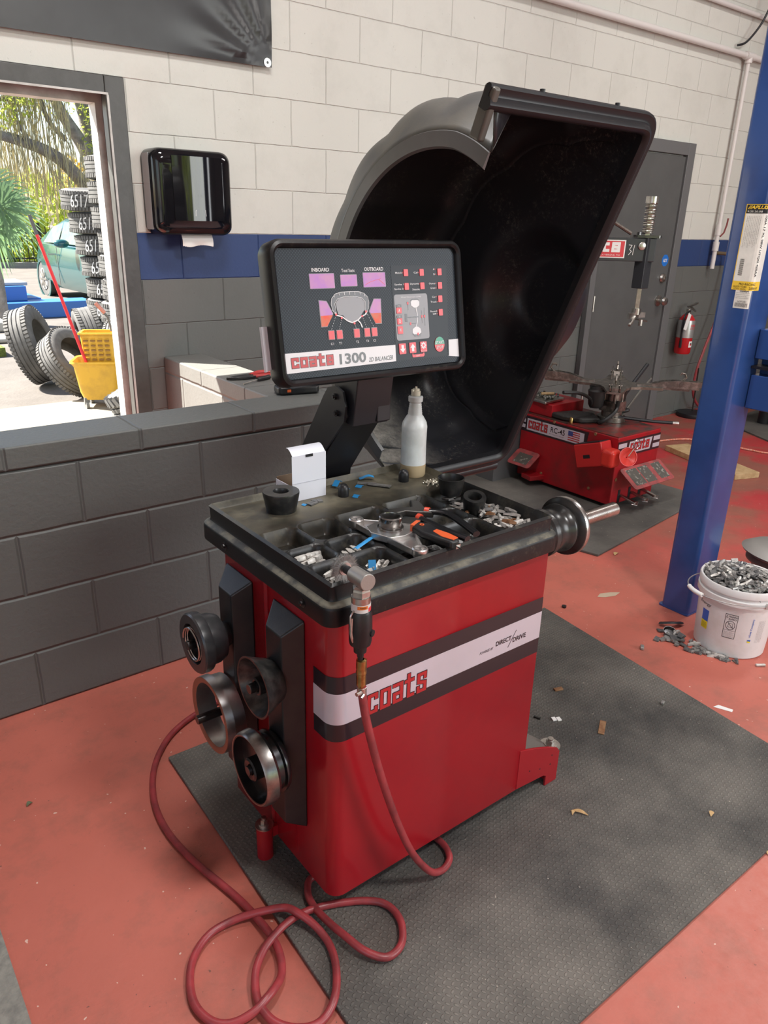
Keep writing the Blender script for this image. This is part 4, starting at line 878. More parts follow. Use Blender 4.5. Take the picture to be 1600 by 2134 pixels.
heap([3,4], 8, 1.10,1.20, 1.12,1.20, .824, .008, 'dark weight in the bin under the plier handles', 'dark weights under the pliers')
heap([0,5], 3, 1.11,1.14, 1.110,1.125, .826, .004, 'small pale weight beside the knife tip', 'pale weights beside the knife')
tp = stick_mesh(2, m_zincd, .016, m_bluetape)
def tape(loc, rz, label, size=(.03,.016), curl=.0, gray=False):
    q = MB(); q.grid(lambda u, v: ((u-.5)*size[0], (v-.5)*size[1], .0005+curl*math.sin(u*2.4)**2), 8, 2)
    o = q.build('tape_strip', m_zinc if gray else m_bluetape, solid=.002 if gray else .0008); o.location = loc; o.rotation_euler = (0,0,rz); return tag(o, label, 'tape strip')
tp.location = (1.078,1.535,ZT); tp.rotation_euler = (0,0,.3); tag(tp, 'dark double weight on blue backing near the round cap', 'wheel weight')
tape((1.070,1.552,ZT+.006), .5, 'curled blue backing strip on the double weight', (.030,.016), .010)
tape((1.076,1.520,ZT), .2, 'flat blue backing strip in front of the double weight', (.020,.012), .002)
tape((1.170,1.555,ZT+.004), -.5, 'long curled blue backing strip behind the gray stick-on bars', (.040,.016), .008)
tape((1.120,1.520,ZT), .5, 'blue square of backing beside the gray stick-on bars', (.018,.018), .003)
tape((1.068,1.462,ZT), .5, 'blue square of backing beside the round rubber cap', (.017,.015), .004)
tape((1.150,1.527,ZT+.001), -.75, 'gray stick-on bar lying under the long one', (.050,.015), 0, True)
tape((1.167,1.492,ZT+.003), -.95, 'long gray stick-on bar on the tray ledge', (.062,.017), 0, True)
for x, y, r in ((.945,1.480,.3),(.965,1.487,-.2)): 
    o = wt(4, (x,y,ZT), (0,0,r), 'dark flat stick-on weight in front of the white carton', 'flat dark weights before the carton')
tape((.925,1.484,ZT), .3, 'tiny blue backing corner in front of the carton', (.010,.012), .002)
tape((.905,1.205,.866), 1.2, 'blue backing strip lying over the bin divider under the casting', (.012,.085), .004).rotation_euler = (0,0,-1.15)
o = tape((.868,1.128,.853), .4, 'blue backing corner sticking up in the small front bin', (.016,.022), 0); o.rotation_euler = (1.1,0,-.5)
# steel beads
bead0 = MB().lathe([(.001,-.0022),(.0024,-.0012),(.0026,0),(.0024,.0012),(.001,.0022),(.0008,.0)], n=8, close=True).build('steel_bead', M('bead_steel', (.62,.58,.48), .3, .8))
for i in range(110):
    o = bead0 if i == 0 else bead0.copy()
    if i: COL.objects.link(o)
    r_ = abs(random.gauss(0,.55)); a = random.uniform(0,2*PI); x = 1.303+.032*min(r_,1.4)*math.cos(a); y = 1.430+.028*min(r_,1.4)*math.sin(a)
    o.location = (x, y, ZT+.0025+.006*max(0,1-r_)*random.random()); o.rotation_euler = (random.uniform(0,3),random.uniform(0,3),0)
    tag(o, 'small steel bead in the pile beside the bottle', 'bead', 'steel beads piled on the tray')
# ---- aluminium casting with hub
ca = thing('cast_hub_plate', 'bright cast aluminium hub plate with two ball ends across the bins', 'hub plate', (.975,1.215,.878))
q = MB(); Pc = [(-.034,-.042),(.0,-.050),(.034,-.044),(.054,-.014),(.054,.022),(.034,.044),(-.004,.050),(-.040,.040),(-.052,.006)]
q.prism(Pc, ((.982,1.210,.866),(1,0,0),(0,1,0),(0,0,1)), 0, .016)
def armc(x0,y0,x1,y1,w0,w1):
    d = Vector((x1-x0,y1-y0)).normalized(); nn = Vector((-d.y,d.x))
    for s_ in (-1,1): q.prism([(x0+nn.x*w0*s_-nn.x*.004*s_,y0+nn.y*w0*s_-nn.y*.004*s_),(x1+nn.x*w1*s_-nn.x*.004*s_,y1+nn.y*w1*s_-nn.y*.004*s_),(x1+nn.x*w1*s_,y1+nn.y*w1*s_),(x0+nn.x*w0*s_,y0+nn.y*w0*s_)][::(1 if s_>0 else -1)], F0, .866, .882)
    q.prism([(x0+nn.x*w0,y0+nn.y*w0),(x0-nn.x*w0,y0-nn.y*w0),(x1-nn.x*w1,y1-nn.y*w1),(x1+nn.x*w1,y1+nn.y*w1)], F0, .866, .871)
armc(.972,1.225,.948,1.287,.040,.014); armc(.985,1.19,.962,1.092,.042,.014)
q.build('plate', m_alum, ca, bevel=.002)
q = MB()
for x, y in ((.946,1.293),(.960,1.083)):
    q = MB(); q.lathe([(.0,-.012),(.012,-.010),(.0175,.0),(.0175,.012),(.0155,.0145),(.0125,.0145),(.0125,.011),(0,.011)],(x,y,.872),(0,0,1),24)
    for a in (0,2.1,4.2): q.obox((x+.006*math.cos(a),y+.006*math.sin(a),.884),(.012,.003,.004),Matrix.Rotation(a,3,'Z'))
    q.build('ball_end', m_alum, ca)
MB().lathe([(.0215,.0),(.030,.0),(.030,.006),(.0255,.008),(.0255,.014),(.0268,.016),(.0268,.030),(.0245,.032),(.021,.032),(.020,.028),(.020,.0)],(.982,1.212,.880),(0,0,1),36,close=True).build('hub_collar', M('machined_dark_steel', (.22,.21,.20), .22, .9), ca)
# ---- weight pliers
pw = thing('weight_pliers', 'black-handled wheel weight pliers with a hammer head across the bins', 'pliers', (1.10,1.2,.88))
q = MB(); q.prism([(1.020,1.265),(1.028,1.252),(1.055,1.250),(1.078,1.225),(1.105,1.205),(1.120,1.222),(1.110,1.245),(1.118,1.262),(1.125,1.285),(1.110,1.300),(1.103,1.285),(1.085,1.262),(1.062,1.272),(1.030,1.282)], F0, .880, .896)
q.prism([(1.110,1.278),(1.125,1.280),(1.150,1.300),(1.142,1.308)], F0, .888, .896)
q.prism([(1.015,1.215),(1.030,1.200),(1.062,1.205),(1.085,1.205),(1.088,1.225),(1.055,1.235),(1.025,1.235)], F0, .872, .884); q.build('jaws', M('dark_forged_steel', (.085,.08,.075), .4, .8), pw, bevel=.003)
q = MB(); q.tube(smooth_path([(1.100,1.225,.892),(1.125,1.185,.894),(1.120,1.13,.893),(1.105,1.062,.890)]), .0095, 10, flat=.75); q.tube(smooth_path([(1.075,1.222,.882),(1.078,1.18,.880),(1.078,1.12,.881),(1.082,1.066,.882)]), .0095, 10, flat=.75); q.build('handle', M('black_vinyl_grip', (.012,.012,.013), .18), pw)
q = MB(); q.cyl((1.098,1.229,.892),(1.104,1.219,.892),.0102,10); q.cyl((1.0745,1.226,.882),(1.076,1.216,.882),.0102,10); q.build('red_collar', M('orange_red_plastic', (.55,.06,.03), .35), pw)
# ---- utility knife
uk = thing('utility_knife', 'black and orange utility knife lying beside the pliers', 'knife', (1.03,1.12,.885))
q = MB(); kf = ((0,0,0),(1,0,0),(0,1,0),(0,0,1)); q.prism([(1.010,1.172),(1.038,1.185),(1.052,1.160),(1.052,1.110),(1.052,1.062),(1.040,1.050),(1.020,1.052),(1.012,1.09),(1.004,1.13)], kf, .878, .896); q.build('handle', m_blk, uk, bevel=.006, seg=3)
q = MB(); q.prism([(1.026,1.118),(1.040,1.122),(1.047,1.090),(1.047,1.060),(1.030,1.056),(1.022,1.085)], kf, .8955, .8968); q.prism([(1.008,1.174),(1.038,1.188),(1.042,1.180),(1.012,1.166)], kf, .877, .8968); q.lathe([(.003,0),(.0055,0),(.0055,.0012),(.003,.0012)],(1.030,1.160,.8962),(0,0,1),14,close=True); q.build('orange_inlay', M('orange_plastic', (.60,.10,.03), .35), uk)
q = MB(); q.prism([(1.022,1.052),(1.038,1.051),(1.036,1.040),(1.024,1.040)], kf, .882, .892); q.prism([(1.026,1.041),(1.034,1.041),(1.024,1.024)], kf, .886, .889); q.build('blade', m_steel, uk)
# ------------------------------------------------------------------ angle die grinder
gr = thing('die_grinder', 'black air die grinder with a wire wheel, leaning on the front edge of the tray', 'grinder', (.748,1.0,.90))
gx_, gy_ = .748, 1.004
q = MB(); q.cyl((gx_-.002,.980,.908),(gx_+.002,1.030,.905),.0165,28); q.build('angle_head', M('cast_gray_metal', (.36,.34,.32), .45, .8, bs=300, bstr=.2), gr, bevel=.0015)
q = MB(); q.lathe([(.012,.0),(.0175,-.004),(.0175,-.006),(.0185,-.010),(.0185,-.020),(.0170,-.022)],(gx_,gy_,.893),(0,0,1),6,0,False); q.cyl((gx_,gy_,.871),(gx_,gy_,.858),.0186,28); q.build('collar_nut', m_steel, gr)
q = MB(); q.cyl((gx_,gy_,.858),(gx_,gy_,.842),.0190,28); q.build('label_band', M('white_label', (.62,.60,.58), .4), gr)
q = MB(); Cg = lambda r: (lambda x, z: (gx_+r*math.sin(x/r), gy_-r*math.cos(x/r), z))
for i in range(8):
    xa, xb = -.019+.019*i/8*1.1, -.019+.019*(i+1)/8*1.1
    q.add([Cg(.0193)(xa,.850),Cg(.0193)(xb,.850),Cg(.0193)(xb,.857),Cg(.0193)(xa,.857)], [(0,1,2,3)], 0)
    xa, xb = .004+.018*i/8, .004+.018*(i+1)/8
    q.add([Cg(.0193)(xa,.843),Cg(.0193)(xb,.843),Cg(.0193)(xb,.852),Cg(.0193)(xa,.852)], [(0,1,2,3)], 1)
put_text(q, 'WARNING', Cg(.0195), -.014,-.001,.8515,.8555,2); q.build('band_print', [M('label_orange', (.65,.18,.03), .4), m_dred, m_blkm], gr)
q = MB(); q.lathe([(.020,.842),(.0220,.838),(.0228,.800),(.0222,.775),(.0208,.768),(.0135,.764),(.0125,.750),(.009,.749)],(gx_,gy_,0),(0,0,1),28); q.cyl((gx_+.0125,gy_-.0180,.795),(gx_+.014,gy_-.0218,.795),.0068,16); q.build('grip', m_blk, gr)
q = MB(); q.tube(smooth_path([(gx_-.019,gy_-.004,.846),(gx_-.027,gy_-.004,.835),(gx_-.026,gy_-.004,.815),(gx_-.0205,gy_-.003,.800)]), .0018, 6); q.tube(smooth_path([(gx_-.024,gy_-.004,.832),(gx_-.025,gy_-.004,.80),(gx_-.019,gy_-.004,.778)]), .003, 6); q.build('throttle_lever', m_steel, gr)
q = MB(); q.cyl((gx_+.002,1.030,.905),(gx_+.004,1.058,.9025),.0085,14); q.cyl((gx_+.004,1.056,.9025),(gx_+.005,1.066,.902),.0055,10); q.build('spindle', m_blkm, gr)
q = MB(); wc = Vector((.754,1.068,.901)); wa = Vector((.08,1,-.06)).normalized(); qq_ = Vector((0,0,1)).rotation_difference(wa)
q.lathe([(0,-.0055),(.013,-.0055),(.0135,-.003),(.0135,.003),(0,.004)], wc, wa, 24)
q.lathe([(.011,-.003),(.024,-.002),(.024,.002),(.011,.003)], wc, wa, 30, 1)
for i in range(1300):
    a = random.uniform(0,2*PI); h = random.uniform(-.0045,.0045); r1 = random.uniform(.026,.0315)
    p0 = Vector((.011*math.cos(a),.011*math.sin(a),h*.5)); p1 = Vector((r1*math.cos(a+random.uniform(-.15,.15)), r1*math.sin(a+random.uniform(-.15,.15)), h*1.5)); w_ = Vector((-math.sin(a),math.cos(a),0))*.0007; zz = Vector((0,0,.0007))
    q.add([wc+qq_@(p0-w_),wc+qq_@(p0+w_),wc+qq_@(p0+zz),wc+qq_@(p1)], [(0,1,3),(1,2,3),(2,0,3)], 1)
q.build('wire_wheel', [m_alum, M('wire_bristle', (.30,.29,.28), .5, .5)], gr)
q = MB(); q.cyl((gx_,gy_,.750),(gx_+.001,gy_,.738),.0068,8,smooth=False); q.cyl((gx_+.001,gy_,.738),(gx_+.001,gy_,.731),.0055,10); q.build('hose_stem', m_blkm, gr)
# quick coupler and hose
ah = thing('air_hose', 'red rubber air hose coiled on the mat and hooked to the grinder', 'hose', (.62,1.0,.02))
q = MB(); q.lathe([(.006,.732),(.0105,.730),(.0108,.712),(.0098,.708),(.0108,.704),(.0108,.700),(.009,.698),(.0098,.692),(.0098,.674),(.007,.672),(.0065,.664)],(gx_+.003,gy_-.001,0),(0,0,1),20); q.build('brass_coupler', m_brass, ah)
q = MB(); q.lathe([(.0082,.668),(.0098,.667),(.0098,.652),(.0082,.651)],(gx_+.005,gy_-.001,0),(0,0,1),20,close=True); q.cyl((gx_-.004,gy_-.010,.662),(gx_-.016,gy_-.012,.663),.0042,8); q.cyl((gx_+.002,gy_-.012,.656),(gx_-.006,gy_-.014,.652),.0035,8); q.build('hose_clamp', m_steel, ah)
hp = [(.753,1.003,.668),(.755,1.002,.64),(.766,1.0,.575),(.800,.998,.44),(.850,.998,.285),(.905,.998,.150),(.965,.998,.055),(1.005,1.0,.027),(1.040,1.010,.0215),(1.062,1.030,.0215),(1.072,1.07,.0225),(1.055,1.115,.0225),(.95,1.135,.0225),(.82,1.135,.0225),(.745,1.175,.0225),(.712,1.150,.0225),(.699,1.105,.024),(.700,1.045,.030),(.708,.985,.036),(.722,.935,.032),(.750,.900,.026),(.782,.897,.022),(.812,.912,.0205),(.838,.948,.0205),(.845,.985,.0205),(.835,1.018,.0205),(.805,1.047,.0205),(.765,1.071,.0205),(.724,1.089,.0215),(.675,1.100,.026),(.628,1.098,.030),(.585,1.088,.028),(.548,1.072,.024),(.515,1.045,.020),(.495,1.012,.018),(.484,.975,.018),(.488,.930,.018),(.510,.895,.018),(.545,.873,.016),(.580,.874,.014),(.612,.890,.0215),(.640,.922,.0205),(.664,.965,.0205),(.675,1.010,.0225),(.668,1.055,.034),(.650,1.098,.044),(.635,1.128,.040),(.600,1.155,.030),(.560,1.178,.020),(.520,1.190,.014),(.478,1.190,.012),(.440,1.172,.011),(.408,1.140,.011),(.385,1.090,.011),(.380,1.045,.011),(.395,1.000,.011),(.425,.975,.013),(.465,.966,.020),(.500,.972,.026),(.530,.986,.022),(.556,1.008,.014),(.575,1.045,.014),(.583,1.090,.016),(.582,1.150,.014),(.575,1.225,.010),(.562,1.290,.010),(.545,1.360,.010),(.530,1.440,.010),(.522,1.530,.010),(.528,1.620,.010),(.548,1.700,.010),(.582,1.780,.010),(.630,1.850,.010),(.700,1.915,.010),(.80,1.96,.010),(.95,1.99,.010),(1.2,2.02,.010)]
q = MB(); q.tube(smooth_path(hp, 6), .0088, 14); q.build('hose', m_hose, ah)
# ------------------------------------------------------------------ blue lift post
lp = thing('lift_post', 'blue painted steel post of the vehicle lift with paper labels', 'lift post', (2.83,1.45,0))
q = MB(); q.prism(rrect(2.750,1.388,2.925,1.515,.018,5), F0, 0, 4.18); po = q.build('column', m_blue, lp)
for p in po.data.polygons: p.use_smooth = len(p.vertices) == 4
md = po.modifiers.new('e', 'EDGE_SPLIT'); md.split_angle = math.radians(40)
MB().prism(rrect(2.748,1.386,2.935,1.525,.01,3), F0, 0.001, .008).build('base_plate', m_blue, lp)
q = MB(); q.cyl((2.985,1.30,1.19),(2.985,1.30,3.6),.024,16); q.cyl((2.985,1.30,1.205),(2.985,1.30,1.24),.034,16); q.cyl((2.985,1.30,1.26),(2.985,1.30,1.285),.031,16); q.build('lift_cylinder', m_blue, lp)
q = MB(); q.box((2.87,1.235,1.075),(3.10,1.386,1.185)); q.box((2.93,1.24,.985),(2.95,1.385,1.07)); q.build('carriage_block', m_blue, lp, bevel=.004)
MB().box((2.86,1.22,1.040),(3.12,1.386,1.050)).build('rubber_flap', m_blkm, lp)
MB().box((2.87,1.23,.885),(3.12,1.386,1.015)).build('lower_block', m_blue, lp, bevel=.004)
MB().box((2.935,1.224,.888),(3.11,1.2295,1.012)).build('white_plate', m_white, lp)
# labels on the post (left face and wrapped corner)
def post_fn(l=0):
    def f(x, z):   # x from the back edge of the left face to the front, then along the front face
        w = 1.515-.018-1.388-.018+.0
        if x < w: return (2.750-l, 1.497-x, z)
        a = (x-w)/.018
        if a < PI/2: return (2.768-(.018+l)*math.cos(a), 1.406-(.018+l)*math.sin(a), z)
        return (2.768+(x-w-.018*PI/2), 1.388-l, z)
    return f
def pstrip(q, x0, x1, z0, z1, l, mi, sk=0, n=14):
    F_ = post_fn(l)
    for i in range(n):
        a_, b_ = x0+(x1-x0)*i/n, x0+(x1-x0)*(i+1)/n; q.add([F_(a_,z0),F_(b_,z0),F_(b_,z1),F_(a_,z1)], [(0,3,2,1)], mi)
m_lab = M('label_white', (.72,.71,.66), .45, col2=(.62,.61,.57), vs=14); m_ly = M('label_yellow', (.75,.50,.04), .4)
q = MB(); pstrip(q,.036,.150,1.352,1.612,.0008,0); pstrip(q,.036,.150,1.583,1.612,.0012,1); pstrip(q,.034,.15,1.325,1.356,.0012,2); F1 = post_fn(.0018)
pstrip(q,.034,.0365,1.352,1.613,.0014,2,n=2); pstrip(q,.036,.150,1.611,1.613,.0016,2)
put_text(q, '//APLUS', F1, .040, .112, 1.597, 1.609, 2, off=.03, shear=.3); put_text(q, '9.25.20.08', F1, .041, .095, 1.586, 1.592, 0)
Fr = lambda x0: (lambda x, y: F1(x0+y, 1.58-x))   # writing turned to run down the label
q2 = MB(); pstrip(q2,.104,.118,1.366,1.58,.0014,0); q2_ = None
put_text(q, '100A 17 XL 98W UTQG 420AA', Fr(.104), .004,.208, .002,.010, 1, off=.02)
for i in range(9): put_text(q, 'safety warning serious injury may result from tyre failure'[i*3:i*3+30], Fr(.044+.006*i), .006,.110-.006*(i%3), 0,.0028, 1)
for i in range(26): pstrip(q, .048,.063,1.376+i*.0022,1.376+i*.0022+(.0006 if i%3 else .0013),.0013,1,n=2)
put_text(q, 'FRD RACING', F1, .060,.118,1.3425,1.3505,1); put_text(q, '205/50ZR17 XL 98W', F1, .040,.090,1.334,1.340,1); put_text(q, 'UTQG 420AA', F1, .042,.088,1.3265,1.332,1); put_text(q, '20001147', F1, .098,.135,1.329,1.337,1)
q.build('tyre_label', [m_lab, m_blkm, m_ly], lp)
q = MB(); pstrip(q,.052,.110,1.262,1.330,.0007,0); F1 = post_fn(.0012)
for i in range(22): pstrip(q,.058+i*.0021,.058+i*.0021+(.0006 if i%2 else .0012),1.267,1.281,.001,1,n=1)
put_text(q,'16297C401',F1,.066,.098,1.283,1.289,1)
for i in range(4): put_text(q,'made for highway use only inflate to the pressure'[i*4:i*4+34],F1,.056,.104,1.296+i*.006,1.299+i*.006,1)
put_text(q,'Comfort',F1,.068,.100,1.319,1.326,1,off=.02); q.build('small_label', [m_lab, m_blkm], lp)
# ------------------------------------------------------------------ bucket of old weights
bk = thing('plastic_bucket', 'white plastic bucket heaped with old wheel weights beside the blue post', 'bucket', (2.70,1.178,0)); BX, BY = 2.70, 1.178
m_buck = M('white_bucket_plastic', (.70,.69,.68), .38, col2=(.60,.58,.55), vs=9, lo=.5, hi=.75)
MB().lathe([(0,.0),(.125,.0),(.129,.004),(.140,.215),(.1405,.222),(.150,.224),(.150,.246),(.1425,.248),(.1428,.262),(.149,.263),(.150,.285),(.147,.290),(.140,.289),(.138,.270),(.124,.01),(0,.008)],(BX,BY,0),(0,0,1),64).build('bucket_body', m_buck, bk)
RB = .1345
def bf(x, z, l=.0006): 
    r = .129+(.140-.129)*(z-.004)/.211+l; a = x/RB; return (BX+r*math.sin(a), BY-r*math.cos(a), z)
q = MB(); off = -.130
def brect(x0,x1,z0,z1,mi,n=6,l=.0006):
    for i in range(n):
        a_, b_ = x0+(x1-x0)*i/n, x0+(x1-x0)*(i+1)/n; q.add([bf(a_,z0,l),bf(b_,z0,l),bf(b_,z1,l),bf(a_,z1,l)], [(0,1,2,3)], mi)
WX = -.160
for x0,x1,z0,z1 in ((WX-.022,WX+.022,.185,.187),(WX-.022,WX+.022,.085,.087),(WX-.022,WX-.0205,.085,.187),(WX+.0205,WX+.022,.085,.187),(WX-.022,WX+.022,.118,.119)): brect(x0,x1,z0,z1,0)
put_text(q,'WARNING',lambda x,z: bf(x,z,.001),WX-.010,WX+.020,.174,.181,0,off=.02); put_text(q,'AVISO',lambda x,z: bf(x,z,.001),WX-.010,WX+.018,.164,.171,0,off=.02)
line2(q,lambda x,z: bf(x,z,.001),[(WX-.019,.171),(WX-.012,.171),(WX-.0155,.181),(WX-.019,.171)],.001,0)
cp = [(WX+.0155*math.cos(i*PI/12),.141+.0185*math.sin(i*PI/12)) for i in range(25)]; line2(q,lambda x,z: bf(x,z,.001),cp,.0018,0); line2(q,lambda x,z: bf(x,z,.001),[(WX-.011,.154),(WX+.011,.128)],.0018,0)
line2(q,lambda x,z: bf(x,z,.001),[(WX-.008,.133),(WX-.006,.149),(WX+.007,.149),(WX+.009,.133),(WX-.008,.133)],.0012,0)
for i in range(6): put_text(q,'keep children away from bucket mantenga lejos'[i*2:i*2+26],lambda x,z: bf(x,z,.001),WX-.019,WX+.018-.003*(i%2),.110-i*.0045,.1125-i*.0045,0)
TF = lambda x0: (lambda x, y: bf(x0-y, .075+x, .001))
put_text(q,'cGee Company',TF(-.080),.024,.105,0,.0085,1,off=.01)
for x0,c_ in ((.0,2),(.006,1)): q.add([TF(-.078)(x0,.0),TF(-.078)(x0+.008,.0),TF(-.078)(x0+.008,.012),TF(-.078)(x0+.003,.012)],[(0,1,2,3)],c_)
for i in range(7): put_text(q,'store in a dry place keep the lid closed at all times net contents'[i*3:i*3+40],TF(-.058+i*.0042),.0,.095,0,.0022,0)
brect(-.278,-.246,.112,.165,1); brect(-.278,-.246,.085,.118,2,l=.0009); 
for i in range(4): put_text(q,'CAUTION KEEP DRY'[i:i+10],lambda x,z: bf(x,z,.0014),-.274,-.250,.090+i*.006,.093+i*.006,0)
put_text(q,'Energy',lambda x,z: bf(x,z,.001),-.300,-.240,.180,.196,0,shear=.2)
q.build('bucket_print', [m_blkm, M('print_blue', (.03,.12,.50), .4), M('print_yellow', (.80,.70,.03), .4)], bk)
pd = Vector((-.40,-.916,0)); cd_ = Vector((BX,BY,.238)); side_ = Vector((-.916,.40,0))
q = MB(); P_ = [cd_+pd*(.153*math.cos(a))+side_*(.205*math.sin(a))+Vector((0,0,.012*math.sin(a))) for a in [i*PI/24 for i in range(25)]]
q.tube(P_, .0022, 8); 
for s_ in (1,-1): q.cyl(cd_+pd*.146*s_, cd_+pd*.156*s_, .010, 12)
bail = q.build('bail_handle', M('bail_wire', (.45,.44,.43), .4, .6), bk)
MB().tube(P_[10:15], .0085, 12).build('grip', m_white, bk)
lab = 'old wheel weight in the heap filling the white bucket'; grp = 'old weights in the bucket'
MB().lathe([(0,.262),(.06,.258),(.12,.238),(.137,.228)],(BX,BY,0),(0,0,1),24).build('packed_scrap', m_zincd, bk)
SCRAP = MB()
for i in range(330):
    r_ = .128*math.sqrt(random.random()); a = random.uniform(0,2*PI); h = .284+.030*(1-(r_/.128)**2)-(.0 if i > 120 else .018)
    kk, lo_, ro_, sc_ = random.choice([3,4,5,1,4,6,5,0,1]), Vector((BX+r_*math.cos(a), BY+r_*math.sin(a), h-(0 if i < 100 else .006))), Matrix.Rotation(random.uniform(0,6.3),3,'Z')@Matrix.Rotation(random.uniform(-.8,.8),3,'Y')@Matrix.Rotation(random.uniform(-.8,.8),3,'X'), random.uniform(.9,1.5)
    if i < 100: wt(kk, lo_, ro_.to_euler(), lab, grp, sc_)
    else:
        me_ = PROTO[kk].data; SCRAP.add([lo_+ro_@(v.co*sc_) for v in me_.vertices], [tuple(p.vertices) for p in me_.polygons], {0:0,2:0,1:1,5:1,6:1,3:2,4:2,7:2}[kk])
tag(SCRAP.build('scrap_weights', [m_zincl, m_zinc, m_zincd]), 'mass of old weights packed under the top layer in the white bucket', 'wheel weights', kind='stuff')
# spilled weights at the bucket's foot
lab = 'spilled wheel weight on the floor at the foot of the white bucket'; grp = 'spilled weights beside the bucket'
for i in range(60):
    t = random.random(); c = Vector((2.535,1.315)) if t < .55 else Vector((2.555,1.20)); g = .028 if t < .55 else .022
    x, y = c.x+random.gauss(0,g), c.y+random.gauss(0,g*1.2)
    if t > .8: x, y = 2.585+random.uniform(-.02,.02), 1.12+random.uniform(-.035,.035)
    if math.hypot(x-BX,y-BY) < .142: dd = Vector((x-BX,y-BY)).normalized()*.15; x, y = BX+dd.x, BY+dd.y
    hgt = .022*max(0,1-math.hypot(x-2.55,y-1.30)/.07)*random.random()
    wt(random.choice([3,4,5,4,6,5,1,0]), (x,y,.001+hgt), (random.uniform(-.2,.2), random.uniform(-.2,.2), random.uniform(0,6.3)), lab, grp, random.uniform(1.0,1.45))
obj_lathe('metal_dish', 'dull round metal dish lying among the spilled weights', 'dish', [(0,.0),(.022,.001),(.026,.012),(.024,.012),(.020,.003),(0,.002)], (2.548,1.345,.012), m_dsteel, (-.2,-.3,1))
MB_ = MB(); MB_.tube([(2.66+.07*math.cos(a),1.415+.05*math.sin(a),.012+.01*math.sin(a*2)) for a in np.linspace(PI,1.55*PI,12)], .011, 8, flat=.35)
tag(MB_.build('rubber_strip', m_blkm), 'curved black rubber strip between the post and the bucket', 'rubber strip')
# ------------------------------------------------------------------ loose bits on mat and floor
def chip(name, label, cat, loc, size, rz, mat, bev=.0008):
    o = MB().box((-size[0]/2,-size[1]/2,0),(size[0]/2,size[1]/2,size[2])).build(name, mat, bevel=bev); o.location = loc; o.rotation_euler = (0,0,rz); return tag(o, label, cat)
chip('wheel_weight','tan wheel weight alone on the mat near the machine','wheel weight',(1.872,1.349,.0125),(.032,.014,.006),-.35,m_rust)
chip('wheel_weight','white two-piece stick-on weight on the mat','wheel weight',(1.728,1.247,.0125),(.014,.018,.004),-.4,m_white); chip('wheel_weight','right half of the white stick-on weight pair','wheel weight',(1.741,1.238,.0125),(.014,.018,.004),-.4,m_white)
chip('wheel_weight','small dark clip beside the white weight pair','wheel weight',(1.688,1.284,.0125),(.022,.008,.006),-1.2,m_dsteel)
chip('wheel_weight','long rusty stick-on strip on the mat','wheel weight',(1.822,1.126,.0125),(.072,.020,.003),.55,m_rust)
chip('wheel_weight','small gray nub in the middle of the mat','wheel weight',(2.10,1.085,.0125),(.018,.012,.010),.3,m_zinc,.003)
chip('wheel_weight','gray clip on the red floor between mat and bucket','wheel weight',(2.371,1.349,.001),(.026,.014,.012),.6,m_zinc,.003)
chip('wheel_weight','black and white clip on the floor right of the bucket','wheel weight',(2.632,1.012,.001),(.038,.010,.009),-.6,m_zincl,.003)
obj_lathe('rubber_plug', 'tiny black rubber plug on the floor beyond the mat', 'rubber plug', [(0,0),(.009,0),(.010,.008),(.004,.009),(0,.009)], (2.385,1.745,.001), m_blk, n=16)
def leaf(label, loc, L_, w, rz, col):
    q = MB(); q.grid(lambda u, v: ((u-.5)*L_, (v-.5)*w*math.sin(PI*min(1,max(0,.03+.94*u)))+.2*w*math.sin(u*4), .001+.006*math.sin(u*3)*(1+.5*(v-.5))), 12, 3)
    o = q.build('dry_leaf', col, solid=.0004); o.location = loc; o.rotation_euler = (0,0,rz); return tag(o, label, 'leaf')
m_leaf = M('dry_leaf_tan', (.50,.33,.15), .7, col2=(.38,.22,.09), vs=60)
leaf('curled tan leaf on the mat in front of the foot', (1.458,.928,.0125), .048, .010, -1.0, m_leaf); leaf('small leaf scrap beside the curled one', (1.444,.938,.0125), .018, .008, .4, m_leaf)
leaf('tan leaf scrap far out on the mat', (1.754,.705,.0125), .022, .012, .3, m_leaf); leaf('pale leaf on the red floor by the mat edge', (1.762,.548,.001), .030, .014, .6, m_leaf)
leaf('yellow leaf bit at the changer mat edge', (3.04,1.955,.001), .04, .018, .3, m_leaf); leaf('small green-brown leaf on the floor by the low wall', (.26,1.86,.001), .018, .010, .5, M('green_leaf', (.10,.12,.06), .6))
tag(MB().prism([(2.585,1.722),(2.62,1.735),(2.67,1.715),(2.705,1.69),(2.66,1.682),(2.61,1.70)], F0, .0004, .001).build('paint_chip', M('bare_patch', (.46,.36,.26), .8)), 'pale bare patch in the red floor paint', 'paint chip')
tag(MB().prism([(2.245,.98),(2.27,.975),(2.285,.93),(2.27,.925)], F0, .0004, .001).build('paint_chip', m_white), 'white paint chip at the far edge of the mat', 'paint chip')
# ------------------------------------------------------------------ thing at the right edge: lift arm pad
la = thing('lift_adapter', 'gray metal lift arm end with a stepped brown collar by the bucket', 'lift arm', (3.32,1.30,.0))
c_ = Vector((3.30,1.30,-.025)); R_ = Matrix.Rotation(math.radians(-12),3,'Y')
q = MB(); q.lathe([(0,.225),(.13,.225),(.15,.215),(.17,.205),(.172,.20),(.14,.185),(.135,.18),(.15,.165),(.148,.158),(.12,.145),(.10,.06),(.09,.0),(0,0)], c_, (.08,-.05,1), 36); q.build('collar', M('brown_painted_steel', (.17,.11,.10), .5), la)
q = MB(); q.lathe([(0,.235),(.135,.235),(.178,.208),(.165,.214),(.13,.229),(0,.229)], c_, (.08,-.05,1), 36); q.build('cover_plate', M('gray_plate', (.38,.37,.35), .4, .3), la)
